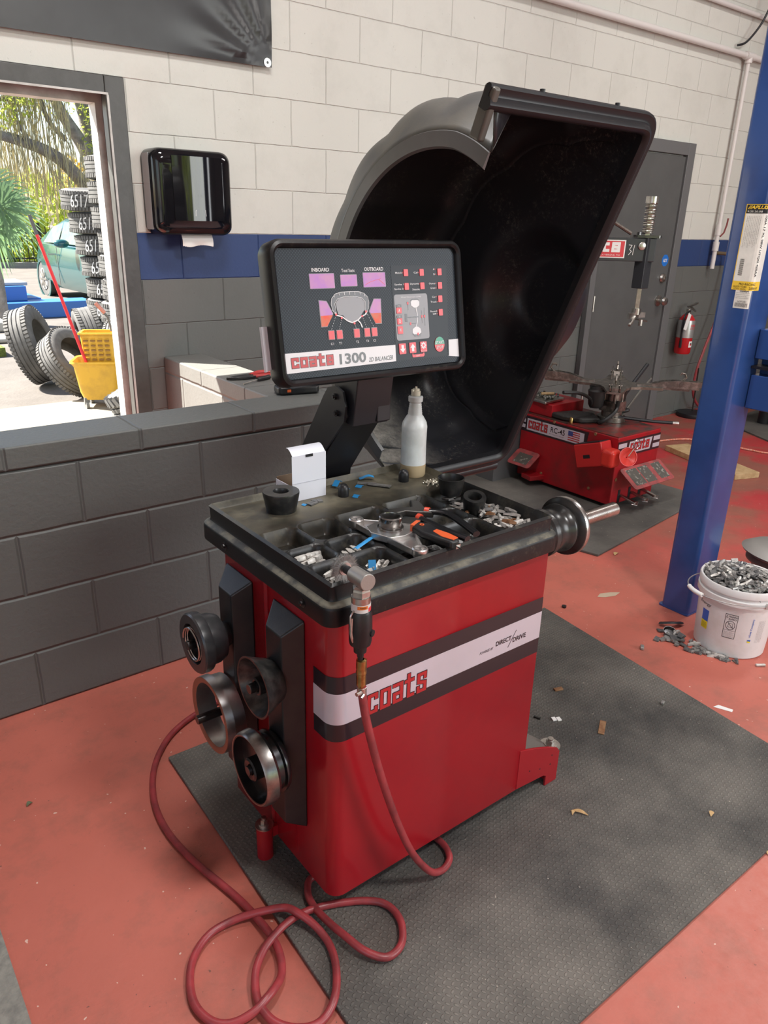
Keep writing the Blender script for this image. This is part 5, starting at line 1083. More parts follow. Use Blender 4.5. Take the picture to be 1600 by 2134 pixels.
# ------------------------------------------------------------------ tyre changer
tcg = thing('tyre_changer', 'old red tyre changer with a four-jaw table, standing by the gray door', 'tyre changer', (3.71,2.7,.013))
CX0, CX1, CY0, CY1, CZ = 3.505, 3.915, 2.345, 3.06, .44
q = MB(); q.box((CX0,CY0,.035),(CX1,CY1,CZ-.004)); body = q.build('cabinet', m_redold, tcg, bevel=.008, seg=2)
MB().box((CX0+.004,CY0+.004,CZ-.006),(CX1-.004,CY1-.004,CZ)).build('top_plate', m_redtop, tcg)
q = MB()
for x in (CX0+.05,CX1-.05):
    for y in (CY0+.05,CY1-.05): q.cyl((x,y,.013),(x,y,.04),.025,12)
q.build('foot', m_blkm, tcg)
MB().prism([(CX0-.10,2.86),(CX0+.01,2.83),(CX0+.01,2.96),(CX0-.08,2.95)], F0, .055, .085).build('side_foot', m_redold, tcg, bevel=.004)
lf = plane_fn((CX0-.001,0,0),(0,-1,0),(0,0,1)); lf2 = plane_fn((CX0-.0016,0,0),(0,-1,0),(0,0,1)); lf3 = plane_fn((CX0-.0022,0,0),(0,-1,0),(0,0,1))
q = MB(); DM = [m_decalk, m_decalw, m_decalr, M('flag_blue', (.04,.06,.22), .4), m_decalk]
flat(q, lf, [(-3.058,.325),(-2.56,.325),(-2.545,.423),(-3.058,.423)], 0)
flat(q, lf2, [(-3.010,.337),(-2.575,.337),(-2.575,.409),(-3.010,.409)], 1)
for z0,z1 in ((.345,.367),(.380,.402)): flat(q, lf2, [(-3.056,z0),(-3.022,z0),(-3.022,z1),(-3.056,z1)], 1)
logo(q, lf3, -3.000,-2.845,.345,.402, plane_fn((CX0-.0028,0,0),(0,-1,0),(0,0,1)), 0, 2, 4)
put_text(q, 'RC-45', lf3, -2.822,-2.715,.362,.395, 0, off=.01)
put_text(q, 'Rim Clamp Tire Changer', lf3, -2.830,-2.715,.347,.354, 0)
for i in range(9): flat(q, lf3, [(-2.690,.346+i*.0062),(-2.605,.346+i*.0062),(-2.605,.352+i*.0062),(-2.690,.352+i*.0062)], 2 if i%2==0 else 1)
flat(q, plane_fn((CX0-.0028,0,0),(0,-1,0),(0,0,1)), [(-2.690,.374),(-2.655,.374),(-2.655,.402),(-2.690,.402)], 3)
q.build('side_decal', DM, body)
ff = plane_fn((0,CY0-.001,0),(1,0,0),(0,0,1)); ff2 = plane_fn((0,CY0-.0016,0),(1,0,0),(0,0,1)); ff3 = plane_fn((0,CY0-.0022,0),(1,0,0),(0,0,1))
q = MB(); flat(q, ff, [(3.507,.318),(3.913,.318),(3.913,.412),(3.507,.412)], 0); flat(q, ff2, [(3.600,.330),(3.818,.330),(3.832,.400),(3.614,.400)], 1)
for z0,z1 in ((.331,.356),(.373,.399)):
    for xa,xb in ((3.512,3.588),(3.845,3.911)): flat(q, ff2, [(xa,z0),(xb,z0),(xb,z1),(xa,z1)], 1)
logo(q, ff3, 3.622,3.808,.338,.392, plane_fn((0,CY0-.0028,0),(1,0,0),(0,0,1)), 0, 2, 4)
q.build('front_decal', DM, body)
m_ins = M('worn_instruction_plate', (.07,.065,.055), .6, col2=(.26,.25,.22), vs=45, lo=.56, hi=.62); m_pink = M('faded_red_plate', (.36,.06,.06), .5, col2=(.18,.05,.05), vs=20)
# flared foot plates with instruction stickers
q = MB(); q.prism(rrect(-.19,-.15,.20,.0,.02,3), ((3.735,CY0-.002,.245),(1,0,0),Vector((.0,.75,.52)).normalized(),Vector((0,-.52,.75)).normalized()), 0, .004)
sp = q.build('front_splash_plate', m_pink, tcg)
q = MB(); A6 = plane_fn(Vector((3.735,CY0-.002,.245)),(1,0,0),(.0,.75,.52),.0046)
for xa,xb in ((-.155,-.055),(-.045,.045),(.085,.17)): flat(q, A6, [(xa,-.128),(xb,-.128),(xb,-.016),(xa,-.016)])
q.build('instruction_sticker', m_ins, sp)
q = MB(); q.prism(rrect(-.09,-.13,.09,.0,.02,3), ((CX0-.002,2.965,.205),(0,-1,0),Vector((.75,0,.52)).normalized(),Vector((-.52,0,.75)).normalized()), 0, .004); sp = q.build('side_splash_plate', m_pink, tcg)
q = MB(); flat(q, plane_fn(Vector((CX0-.002,2.965,.205)),(0,-1,0),(.75,0,.52),.0046), [(-.055,-.11),(.055,-.11),(.055,-.03),(-.055,-.03)]); q.build('instruction_sticker', m_ins, sp)
# red tool box bracket hanging on the corner
q = MB(); q.obox((CX0-.052,2.46,.325),(.098,.19,.135),Matrix.Rotation(-.32,3,'X')); tb_ = q.build('corner_box', M('bright_red_box', (.50,.02,.02), .35), tcg, bevel=.008)
MB().obox((CX0-.052,2.483,.3905),(.084,.17,.004),Matrix.Rotation(-.32,3,'X')).obox((CX0-.1013,2.47,.315),(.002,.045,.02),Matrix.Rotation(-.32,3,'X')).build('box_opening', m_blkm, tb_)
q = MB(); q.box((CX0-.150,2.270,.300),(CX0-.060,2.350,.400)); q.build('red_jug', M('red_jug_plastic', (.58,.03,.02), .35), tcg, bevel=.022, seg=4)
q = MB(); q.lathe([(.052,.0),(.050,.003),(.008,.02),(.007,.05),(.003,.05),(.003,.02),(.046,.004),(.048,.0)], (3.435,2.225,.372), (.35,.65,-.3), 24, close=True); q.build('funnel', M('red_jug_plastic', (.58,.03,.02), .35), tcg)
q = MB(); ring = [(3.49+.030*math.cos(a),2.22,.435+.026*math.sin(a)) for a in np.linspace(0,2*PI,18)]; q.tube(ring, .0025, 6); q.tube([(3.47,2.22,.415),(3.42,2.215,.38)], .003, 6); q.build('wire_ring', m_steel, tcg)
# pedals
for x in (3.60,3.70,3.80):
    q = MB(); q.obox((x,CY0-.05,.075),(.022,.11,.012),Matrix.Rotation(.18,3,'X')); q.obox((x,CY0-.10,.062),(.060,.034,.008),Matrix.Rotation(.5,3,'Z')); q.build('pedal', m_steel, tcg, bevel=.003)
for x in (3.58,3.68,3.78): MB().box((x-.01,CY0-.0015,.04),(x+.012,CY0+.001,.12)).build('pedal_slot', m_blkm, body)
q = MB()
for y,z in ((2.50,.10),(2.86,.09),(2.50,.425),(2.8,.428)): q.cyl((CX0,y,z),(CX0-.004,y,z),.009,10)
q.cyl((3.53,CY0,.19),(3.53,CY0-.004,.19),.010,10); q.build('screw', m_rust, body)
# pedestal and turntable
PX, PY = 3.80, 2.62
q = MB(); q.cyl((PX,PY,CZ),(PX,PY,.47),.085,24); q.cyl((PX,PY,.47),(PX,PY,.50),.06,20); q.box((PX-.055,PY-.055,.50),(PX+.055,PY+.055,.56)); q.cyl((PX,PY,.56),(PX,PY,.655),.045,20)
for a in range(4): t = PI/4+a*PI/2; q.cyl((PX+.05*math.cos(t),PY+.05*math.sin(t),.46),(PX+.05*math.cos(t),PY+.05*math.sin(t),.655),.010,8)
q.build('pedestal', m_greasy, tcg, bevel=.002)
q = MB()
for sx, sy_ in ((-.11,.04),(.12,.05),(.02,.13)): q.lathe([(.035,.0),(.045,.02),(.05,.09),(.052,.10),(.042,.11),(.040,.13)],(PX+sx,PY+sy_,.525),(sx*.3,sy_*.3,1),16)
q.tube(smooth_path([(PX-.02,PY-.05,.56),(PX-.10,PY-.09,.52),(PX-.16,PY-.05,.46),(PX-.10,PY+.02,.452)]),.012,8)
q.tube(smooth_path([(PX-.45,PY+.02,.655),(PX-.33,PY-.0,.64),(PX-.20,PY+.02,.59),(PX-.14,PY+.05,.53)]),.010,8)
q.tube(smooth_path([(PX+.05,PY-.03,.49),(PX+.09,PY-.05,.50),(PX+.11,PY+.02,.48),(PX+.06,PY+.07,.47)]),.012,8)
q.build('air_cylinder', M('black_hose_rubber', (.018,.018,.018), .5), tcg)
tt = MB(); star = []
for a in range(4):
    t = math.radians(-55)+a*PI/2
    for da, r_ in ((-.16,.27),(.16,.27),(.42,.155),(PI/4,.125),(PI/2-.42,.155)): star.append((PX+r_*math.cos(t+da), PY+r_*math.sin(t+da)))
tt.prism(star, F0, .650, .664); tbl = tt.build('turntable', m_greasy, tcg)
for a in range(4):
    t = math.radians(-55)+a*PI/2; d = Vector((math.cos(t),math.sin(t),0)); s2 = Vector((-d.y,d.x,0)); O = Vector((PX,PY,.664)); FR = (O, d, (0,0,1), s2*-1); lg = .46 if a % 2 == 0 else .33
    q = MB(); q.prism([(.12,.0),(lg,.0),(lg,.010),(.12,.010)], FR, -.030, .030); q.prism([(.15,-.012),(lg-.05,-.012),(lg-.05,.0),(.15,.0)], FR, -.020, .020)
    for s_ in (-1,1): q.prism([(lg-.28,.010),(lg-.02,.010),(lg+.03,.022),(lg+.035,.038),(lg,.045),(lg-.13,.045),(lg-.20,.036)], FR, s_*.026-.003, s_*.026+.003)
    q.prism([(lg-.13,.010),(lg-.01,.010),(lg-.01,.030),(lg-.06,.040),(lg-.12,.034)], FR, -.018, .018)
    q.tube([O+d*(lg-.10)+Vector((0,0,.04)), O+d*(lg-.075)+Vector((0,0,.065)), O+d*(lg-.085)+Vector((0,0,.085)), O+d*(lg-.105)+Vector((0,0,.088)), O+d*(lg-.112)+Vector((0,0,.076))], .006, 8)
    q.cyl(O+d*(lg-.10)+Vector((0,0,.028))-s2*.036, O+d*(lg-.10)+Vector((0,0,.028))+s2*.036, .010, 12)
    q.build('clamp_jaw', m_greasy, tbl)
# swing arm with bead head
q = MB(); q.box((3.30,3.10,.40),(3.42,3.22,1.50)); q.box((3.30,3.07,.0),(3.60,3.22,.43)); q.build('tower', M('tower_gray_steel', (.10,.10,.105), .4), tcg)
AY = 2.70; m_arm = M('arm_dark_steel', (.045,.048,.055), .3, .3)
q = MB(); a_ = Vector((3.36,3.16,0)); b_ = Vector((4.02,AY,0)); dd = (b_-a_).normalized(); nn = Vector((dd.y,-dd.x,0))
q.prism([(0,1.340),((b_-a_).length+.05,1.340),((b_-a_).length+.05,1.468),(0,1.468)], (a_, dd, (0,0,1), nn), -.035, .035); arm2 = q.build('swing_arm', m_arm, tcg, bevel=.004)
q = MB(); G1 = plane_fn(a_+nn*.0362, dd, (0,0,1)); G2 = plane_fn(a_+nn*.0370, dd, (0,0,1)); G3 = plane_fn(a_+nn*.0378, dd, (0,0,1)); LA = (b_-a_).length
flat(q, G1, [(LA-.56,1.357),(LA-.13,1.357),(LA-.13,1.455),(LA-.56,1.455)], 0); flat(q, G2, [(LA-.553,1.363),(LA-.137,1.363),(LA-.137,1.449),(LA-.553,1.449)], 1)
block_word(q, 'coats', G3, LA-.46, LA-.155, 1.388, 1.443, .30, 0); put_text(q, 'LA VERGNE, TN', G3, LA-.27, LA-.16, 1.368, 1.377, 0)
q.build('maker_plate', [m_white, m_dred], arm2)
q = MB(); line2(q, G1, [(LA-.112,1.43),(LA-.092,1.428),(LA-.105,1.405),(LA-.092,1.395),(LA-.108,1.375)], .003); line2(q, G1, [(LA-.078,1.43),(LA-.084,1.375)], .003); q.build('chalk_number', m_chalk, arm2)
MB().lathe([(0,0),(.022,.0),(.022,.004),(.018,.006),(0,.006)], G2(LA-.035,1.425), nn, 20).build('pivot_cap', m_steel, arm2)
hx, hy = b_.x, b_.y
q = MB(); q.box((hx-.035,hy-.035,1.19),(hx+.035,hy+.035,1.47)); q.build('head_sleeve', m_arm, tcg, bevel=.004)
q = MB(); q.prism([(hx-.017,hy),(hx,hy-.017),(hx+.017,hy),(hx,hy+.017)], F0, 1.06, 1.66); sh = q.build('hex_shaft', m_steel, tcg)
q = MB(); pth = [(hx+.030*math.cos(k*PI/5), hy+.030*math.sin(k*PI/5), 1.49+k*.0011) for k in range(150)]; q.tube(pth, .0035, 5); q.build('return_spring', m_steel, sh)
q = MB(); q.cyl((hx,hy,1.655),(hx,hy,1.69),.034,24); q.build('shaft_cap', m_steel, sh)
q = MB(); q.prism(rrect(-.09,-.045,.075,.045,.02,4), ((hx,hy,1.47),dd,(0-dd.y*-1*-1,dd.x,0),(0,0,1)), 0, .014); q.cyl((hx-.05,hy+.02,1.484),(hx-.05,hy+.02,1.50),.014,8); q.build('lock_plate', m_dsteel, tcg)
q = MB(); q.tube([(hx-.11,hy+.03,1.49),(hx-.40,hy+.28,1.70)], .010, 8); q.build('lock_lever', m_greasy, tcg)
q = MB(); q.cyl((hx,hy,1.04),(hx,hy,1.075),.026,16); q.prism([(-.09,-.02),(-.05,.02),(.0,.03),(.05,.02),(.07,-.02),(.02,-.01),(-.04,-.012)], ((hx,hy,1.02),(1,0,0),(0,1,0),(0,0,1)), 0, .03); q.tube([(hx-.02,hy-.01,1.03),(hx-.075,hy-.03,1.0),(hx-.10,hy-.035,.985)], .009, 8); q.obox((hx+.045,hy-.01,1.005),(.09,.035,.010),Matrix.Rotation(.18,3,'Y')); q.cyl((hx+.03,hy-.02,.975),(hx+.03,hy-.02,1.01),.013,8); q.build('mount_head', m_steel, tcg)
# springy air line and bars
q = MB(); q.tube([(PX+.03,PY-.05,.47),(PX+.36,PY+.05,.585),(PX+.52,PY+.10,.62)], .007, 8); pth = []
q.build('coiled_air_line', M('coil_gray', (.20,.19,.17), .4, .6), tcg)
pb = thing('pry_bar', 'long dark pry bar with a bright tip lying across the changer top', 'pry bar', (3.95,2.5,.455)); MB().tube([(3.76,2.60,.475),(3.95,2.43,.452),(4.03,2.35,.450)], .010, 8).build('bar', m_blkm, pb)
MB().tube([(4.03,2.35,.450),(4.055,2.325,.449)], .011, 8).build('tip', m_steel, pb)
tag(MB().tube([(3.95,2.72,.455),(4.35,2.78,.70)], .012, 8).build('pry_bar', m_blkm), 'black pry bar leaning upward behind the turntable', 'pry bar')
bd = MB(); bd.prism([(CX0+.03,2.86),(CX0+.20,2.82),(CX0+.24,2.70),(CX0+.16,2.60),(CX0+.06,2.66),(CX0+.02,2.76)], F0, CZ+.001, CZ+.035)
tag(bd.build('folded_rag', M('black_cloth', (.020,.018,.017), .6, bs=20, bstr=.6, bdist=.01), bevel=.012, seg=3), 'black lump of rag or rubber on top of the tyre changer', 'rag')
obj_lathe('small_brass_fitting', 'small brass fitting standing on the changer edge', 'fitting', [(0,0),(.010,.0),(.010,.03),(.007,.034),(0,.034)], (3.53,2.70,CZ+.001), m_brass, n=12)
rb = MB(); rb.box((3.53,2.85,CZ+.001),(3.83,3.10,CZ+.075)); tag(rb.build('red_steel_box', m_redtop if False else m_redold, bevel=.004), 'flat red steel box on the back of the tyre changer', 'box')
rb = MB(); rb.prism([(3.50,2.88),(3.70,2.90),(3.72,3.06),(3.52,3.08)], F0, CZ+.077, CZ+.095); dish = rb.build('parts_dish', m_steel, bevel=.006); tag(dish, 'shallow metal dish of greasy small parts on the red steel box', 'dish')
q = MB()
for i in range(60): q.ball((random.uniform(3.53,3.69),random.uniform(2.91,3.05),CZ+.10+random.random()*.012), .008, 5)
tag(q.build('small_parts', M('mixed_small_parts', (.06,.065,.06), .3, .6, col2=(.35,.36,.33), vs=60)), 'loose greasy nuts and valve bits in the metal dish', 'small parts', kind='stuff')
tag(MB().cyl((3.56,2.97,CZ+.122),(3.63,2.93,CZ+.122),.009,10).build('wooden_peg', m_wood), 'short pale peg on top of the greasy parts dish', 'peg')
# ------------------------------------------------------------------ far right background
o = MB().obox((0,0,0),(.70,.20,.038)).build('wood_board', m_wood, bevel=.002); o.location = (4.90,2.53,.0195); o.rotation_euler = (0,0,math.radians(71)); tag(o, 'pale wooden board lying on the red floor behind the blue post', 'board')
rm = thing('shop_machine', 'second low red machine on black rubber at the right edge', 'machine', (6.5,2.8,0))
q = MB(); q.box((6.25,2.35,.15),(7.1,2.95,.36)); q.build('red_body', m_redold, rm, bevel=.02); q = MB(); q.box((6.3,2.38,.361),(6.9,2.9,.40)); q.build('worn_top', m_ins, rm)
for x in (6.35,6.9):
    for y in (2.42,2.88): MB().cyl((x,y,.0125),(x,y,.16),.05,14).build('leg', m_blkm, rm)
tag(MB().prism([(5.55,2.05),(7.3,2.0),(7.3,3.2),(6.1,3.1)], F0, .0005, .012).build('rubber_floor_mat', mm2), 'black rubber mat beneath the second red machine', 'mat')
tag(MB().tube(smooth_path([(5.75,2.45,.025),(6.1,2.30,.025),(6.5,2.2,.025),(7.2,2.2,.025)]), .016, 8).build('black_hose', m_blkm), 'black hose lying on the floor by the second red machine', 'hose')
q = MB(); q.tube(smooth_path([(3.98,2.95,.020),(4.6,3.05,.008),(5.0,3.06,.008),(5.35,2.93,.008),(5.45,2.55,.008),(5.50,2.40,.008),(5.75,2.18,.020),(6.2,2.12,.020),(7.0,2.0,.020)]), .0065, 8)
tag(q.build('extension_cord', M('orange_cord', (.62,.12,.05), .45, col2=(.72,.45,.36), vs=90)), 'orange extension cord snaking over the floor behind the blue post', 'cord')
# ------------------------------------------------------------------ outside the window
def ground_mat(name, c1, c2, sc, d=.01):
    return M(name, c1, .9, col2=c2, vs=sc, lo=.35, hi=.7, bs=sc*12, bstr=.5, bdist=d)
gz = -.035
S(MB().box((-30,YB+.2,gz-.1),(60,90,gz)).build('ground', ground_mat('asphalt', (.10,.088,.078), (.14,.124,.11), 2.2)))
S(MB().box((-6,YB+.2,gz),(8,6.75,gz+.012)).build('concrete_apron', ground_mat('apron_concrete', (.24,.215,.17), (.20,.18,.145), 1.5, .004)))
S(MB().box((-6,24.0,gz),(30,24.2,gz+.14)).build('curb', ground_mat('curb_concrete', (.22,.22,.21), (.28,.27,.25), 3)))
S(MB().box((-6,9.2,gz),(1.55,9.35,gz+.12)).build('curb', M('yellow_curb', (.40,.30,.06), .8, col2=(.22,.20,.15), vs=6)))
tag(MB().box((-6,9.35,gz),(1.9,10.2,gz+.10)).build('grass_strip', M('lawn', (.20,.26,.05), .9, col2=(.13,.18,.04), vs=20, bs=80, bstr=1, bdist=.03)), 'strip of sunny grass beyond the yellow kerb', 'grass', kind='stuff')
# tyres
def tyre_mesh(R, w, ri, blocky=False):
    q = MB(); t = .022 if blocky else .007; pr = [(ri,-w*.42),(ri+.012,-w*.46),(R*.80,-w*.50),(R*.93,-w*.46),(R-.006,-w*.38)]
    gs = [-.26,-.09,.09,.26]
    x = -w*.38
    for g in gs: pr += [(R,w*g-.006),(R-t,w*g-.004),(R-t,w*g+.004),(R,w*g+.006)]
    pr += [(R-.006,w*.38),(R*.93,w*.46),(R*.80,w*.50),(ri+.012,w*.46),(ri,w*.42),(ri+.006,w*.36),(R-.03,w*.34),(R-.022,0),(R-.03,-w*.34),(ri+.006,-w*.36)]
    q.lathe(pr, (0,0,0), (0,0,1), 64, 0, True, close=True)
    # lateral tread sipes as thin dark-edged blocks standing on the tread
    n = 34 if blocky else 60
    for i in range(n):
        a = 2*PI*i/n
        for s_ in (-1,1):
            hh = (.085 if not blocky else .15)*w; cz = s_*w*(.345 if not blocky else .30)
            sk = .35 if blocky else .12
            M3 = Matrix.Rotation(a,3,'Z')@Matrix.Rotation(s_*sk,3,'X')
            q.obox(Vector((math.cos(a)*(R-.002),math.sin(a)*(R-.002),cz)), (.012 if not blocky else .03, 2*PI*R/n*.62, hh*2), M3)
    return q
T_A = tyre_mesh(.325,.215,.205).build('car_tyre', m_rub); T_B = tyre_mesh(.345,.24,.205,True).build('car_tyre', m_rub)
first = {'A': True, 'B': True}
def tyre(kind, loc, rot, label, group=None, chalk=None, sc=1):
    src = T_A if kind == 'A' else T_B
    o = src if first[kind] else src.copy()
    if not first[kind]: COL.objects.link(o)
    first[kind] = False
    for p_ in ('label','category','group'):
        if p_ in o: del o[p_]
    o.location = loc; o.rotation_euler = rot; o.scale = (sc,sc,sc); tag(o, label, 'tyre', group)
    return o
def chalk_on(o, txt, ang, R, w, sz=.10):
    q = MB(); fn = lambda x, y: (R*math.cos(ang+x/R), R*math.sin(ang+x/R), y); put_text(q, txt, fn, -sz, sz, -w*.30, w*.30, 0, shear=.2)
    c = q.build('chalk_writing', m_chalk); c.parent = o; return c
names = ['bottom','second','third','fourth','fifth','sixth','seventh','eighth','topmost']
z = gz
for i in range(9):
    k = 'B' if i < 2 else 'A'; w = .24 if k == 'B' else .222
    dx = [0,.02,-.03,.01,.0,.02,-.02,-.03,-.035][i]; o = tyre(k, (2.93+dx,7.95,z+w/2), (random.uniform(-.008,.008),random.uniform(-.008,.008),-2.2), '%s tyre of the taller stack next to the window frame' % names[i], 'tyres in the taller stack')
    chalk_on(o, '6517' if i > 1 else '8517', .0-.05, .327 if k=='A' else .348, w); z += w+.004
z = gz
for i in range(8):
    w = .218; dx = [.08,.06,.03,.05,.02,-.02,-.06,-.12][i]; o = tyre('A', (2.98+dx,8.75,z+w/2), (random.uniform(-.008,.008), random.uniform(-.008,.008) if i < 7 else .06, -2.2), '%s tyre of the shorter stack behind' % (names[i] if i < 7 else 'topmost'), 'tyres in the shorter stack')
    chalk_on(o, '6517', -.12, .327, w); z += w+.004+(.012 if i == 6 else 0)
def aim(v): return Vector((0,0,1)).rotation_difference(Vector(v).normalized()).to_euler()
tyre('A', (1.80,7.62,.34), aim((.80,-.45,.28)), 'large tyre on edge at the left of the leaning pile', sc=1.08)
tyre('A', (1.98,7.02,.26), aim((.50,-.62,.62)), 'tyre lying half open-side up in front of the leaning pile', sc=.98)
tyre('A', (2.34,7.66,.335), aim((.95,-.15,.15)), 'tyre leaning high against the stacks behind the mop bucket')
tyre('A', (2.62,7.24,.31), aim((.55,-.72,.40)), 'tyre leaning behind the yellow mop bucket', sc=1.02)
tyre('B', (2.18,5.72,.20), aim((-.30,.20,.90)), 'knobby tyre lying by the wall below the window frame', sc=1.0)
# mop bucket
mk = thing('mop_bucket', 'yellow mop bucket on casters with a wringer, outside on the concrete', 'mop bucket', (2.02,6.45,gz)); ux, uy = 2.02, 6.45
RZ = Matrix.Rotation(math.radians(-28),3,'Z')
def bring(hw, hd, z, r=.06): return [tuple(RZ@Vector((x,y,0))+Vector((ux,uy,z+gz))) for x,y in rrect(-hw,-hd,hw,hd,r,5)]
q = MB(); rs = [bring(.145,.115,.085),bring(.165,.135,.15),bring(.190,.155,.36),bring(.205,.17,.385),bring(.215,.18,.395),bring(.213,.178,.41),bring(.195,.16,.405),bring(.180,.145,.36),bring(.150,.12,.12)]; k = len(rs[0])
q.add(sum(rs,[]), [(j*k+i,j*k+(i+1)%k,(j+1)*k+(i+1)%k,(j+1)*k+i) for j in range(len(rs)-1) for i in range(k)]+[tuple(range(k))[::-1], tuple(range((len(rs)-1)*k,len(rs)*k))], 0, True); q.build('tub', m_yel, mk)
for sx in (-1,1):
    for sy_ in (-1,1):
        c = RZ@Vector((sx*.12,sy_*.10,0))+Vector((ux,uy,gz)); q = MB(); q.cyl(c+Vector((-.012,0,.036)),c+Vector((.012,0,.036)),.035,16); q.box((c.x-.018,c.y-.012,gz+.05),(c.x+.018,c.y+.012,gz+.10)); q.build('caster', M('caster_gray', (.16,.16,.155), .5), mk)
wrg = MB(); wx, wy = ux+.0, uy-.04
def wring(hw, hd, z, ox=0): return [tuple(RZ@Vector((x+ox,y,0))+Vector((wx,wy,z+gz))) for x,y in rrect(-hw,-hd,hw,hd,.02,3)]
rs = [wring(.115,.085,.36),wring(.120,.09,.45),wring(.128,.098,.62),wring(.142,.112,.625),wring(.142,.112,.64),wring(.120,.092,.64),wring(.105,.078,.45)]; k = len(rs[0])
wrg.add(sum(rs,[]), [(j*k+i,j*k+(i+1)%k,(j+1)*k+(i+1)%k,(j+1)*k+i) for j in range(len(rs)-1) for i in range(k)]+[tuple(range((len(rs)-1)*k,len(rs)*k))], 0, True)
wo_ = wrg.build('wringer', m_yel, mk)
q = MB()
for i in range(4):
    for j in range(5):
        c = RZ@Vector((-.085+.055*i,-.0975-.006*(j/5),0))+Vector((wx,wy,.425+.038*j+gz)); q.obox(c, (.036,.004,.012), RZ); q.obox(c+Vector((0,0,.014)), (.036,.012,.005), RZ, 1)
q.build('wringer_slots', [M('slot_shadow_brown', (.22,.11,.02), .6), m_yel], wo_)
q = MB(); c0 = RZ@Vector((.10,.05,0))+Vector((wx,wy,.60)); q.tube([c0, c0+Vector((-.01,.02,.11)), c0+Vector((-.08,.05,.21))], .010, 8); q.build('lever', M('lever_gray', (.10,.10,.10), .5), mk)
q = MB(); q.tube([c0+Vector((-.03,.03,.145)), c0+Vector((-.09,.055,.225))], .016, 8); q.build('lever_grip', M('salmon_grip', (.45,.18,.14), .5), mk)
q = MB(); fnb = lambda x, z: tuple(RZ@Vector((-.198,x,0))+Vector((ux,uy,z+gz))); put_text(q, 'CAUTION', lambda x, z: fnb(-x, z), -.05, .05, .30, .325, 0); q.build('caution_print', m_decalk, mk)
mh = thing('mop', 'red-handled mop standing in the yellow bucket', 'mop', (1.88,6.32,.3)); a_ = Vector((1.612,6.42,1.49)); b_ = Vector((1.905,6.36,.28))
MB().cyl(a_+(b_-a_)*.11, b_, .0125, 12).build('handle', M('mop_red', (.55,.02,.03), .3), mh); MB().cyl(a_, a_+(b_-a_)*.115, .0135, 12).build('hand_grip', M('grip_gray', (.07,.07,.08), .6, bs=60, bstr=1), mh)
# blue ramp of a lift lying outside
br_ = thing('blue_ramp', 'blue steel lift ramp lying flat on the asphalt outside', 'ramp', (2.5,13,gz))
q = MB(); q.box((-2,12.6,gz),(3.95,13.1,.20)); q.build('beam', M('ramp_blue', (.035,.15,.46), .4), br_, bevel=.01)
q = MB(); q.box((-2,13.1,.12),(3.3,14.2,.22)); q.box((1.2,12.9,.201),(3.05,13.6,.42)); q.build('deck', M('ramp_blue', (.035,.15,.46), .4), br_, bevel=.01)
tag(MB().box((1.0,13.0,.421),(3.1,13.7,.47)).build('gray_tray', M('gray_metal_sheet', (.35,.37,.40), .5), bevel=.01), 'gray metal sheet resting on the blue ramp', 'metal sheet')
tag(MB().box((1.4,11.3,gz),(2.4,11.9,.10)).box((1.5,10.3,gz),(2.6,10.7,.03)).build('concrete_block', M('pale_concrete_block', (.42,.40,.36), .8), bevel=.03), 'pale concrete pieces lying before the blue ramp', 'concrete')
# car
car = thing('car', 'teal sedan parked outside beyond the tyre stacks', 'car', (5.0,14.5,gz))
cdir = Vector((.05,-.9987,0)); cs = Vector((-.9987,-.05,0)); CO = Vector((4.16,15.75,gz))
m_teal = M('teal_car_paint', (.018,.095,.098), .2, .2, coat=.6); m_glass = M('car_glass', (.10,.13,.11), .05, col2=(.16,.19,.10), vs=5)
# cdir along the car towards its front, cs towards us
sect = [(-.95,.45,.80),(-.85,.22,.98),(-.2,.20,1.02),(.8,.20,.99),(2.0,.20,.97),(3.0,.22,.90),(3.45,.35,.72)]
q = MB(); rs = []
for x, zl, zh in sect:
    w = .84 if -.8 < x < 3.2 else .70
    prof = [(w-.06,zl),(w+.0,zl+.12),(w+.03,(zl+zh)/2+.02),(w-.02,zh-.06),(w-.10,zh),(-w+.10,zh),(-w+.02,zh-.06),(-w-.03,(zl+zh)/2),(-w,zl+.12),(-w+.06,zl)]
    rs.append([CO+cdir*x+cs*(s_-.84)+Vector((0,0,z_)) for s_, z_ in prof])
k = 10; q.add(sum(rs,[]), [(j*k+i,(j+1)*k+i,(j+1)*k+(i+1)%k,j*k+(i+1)%k) for j in range(len(rs)-1) for i in range(k)]+[tuple(range(k)), tuple(range((len(rs)-1)*k,len(rs)*k))[::-1]], 0, True)
q.build('car_body', m_teal, car)
q = MB(); rs = []
for x, zh, w in ((-.55,.98,.74),(-.10,1.28,.66),(.35,1.42,.58),(1.3,1.43,.58),(2.0,1.30,.62),(2.65,.96,.74)):
    rs.append([CO+cdir*x+cs*(s_-.84)+Vector((0,0,z_)) for s_, z_ in ((.80,.95),(w,zh-.05),(w-.08,zh),(-w+.08,zh),(-w,zh-.05),(-.80,.95))])
k = 6; q.add(sum(rs,[]), [(j*k+i,(j+1)*k+i,(j+1)*k+(i+1)%k,j*k+(i+1)%k) for j in range(len(rs)-1) for i in range(k)], 0, True); q.build('roof', m_teal, car)
q = MB()
def cp_(x, s_, z_): return CO+cdir*x+cs*(s_-.84)+Vector((0,0,z_))
for pts_ in ([(-.12,.99),(.15,1.27),(.62,1.35),(.66,1.0)], [(.72,1.0),(.68,1.36),(1.2,1.37),(1.72,1.22),(1.85,1.0)]):
    P_ = [cp_(x, .815-.42*(z_-.95)+.02, z_) for x, z_ in pts_]; q.add(P_, [tuple(range(len(P_)))])
q.build('side_glass', m_glass, car)
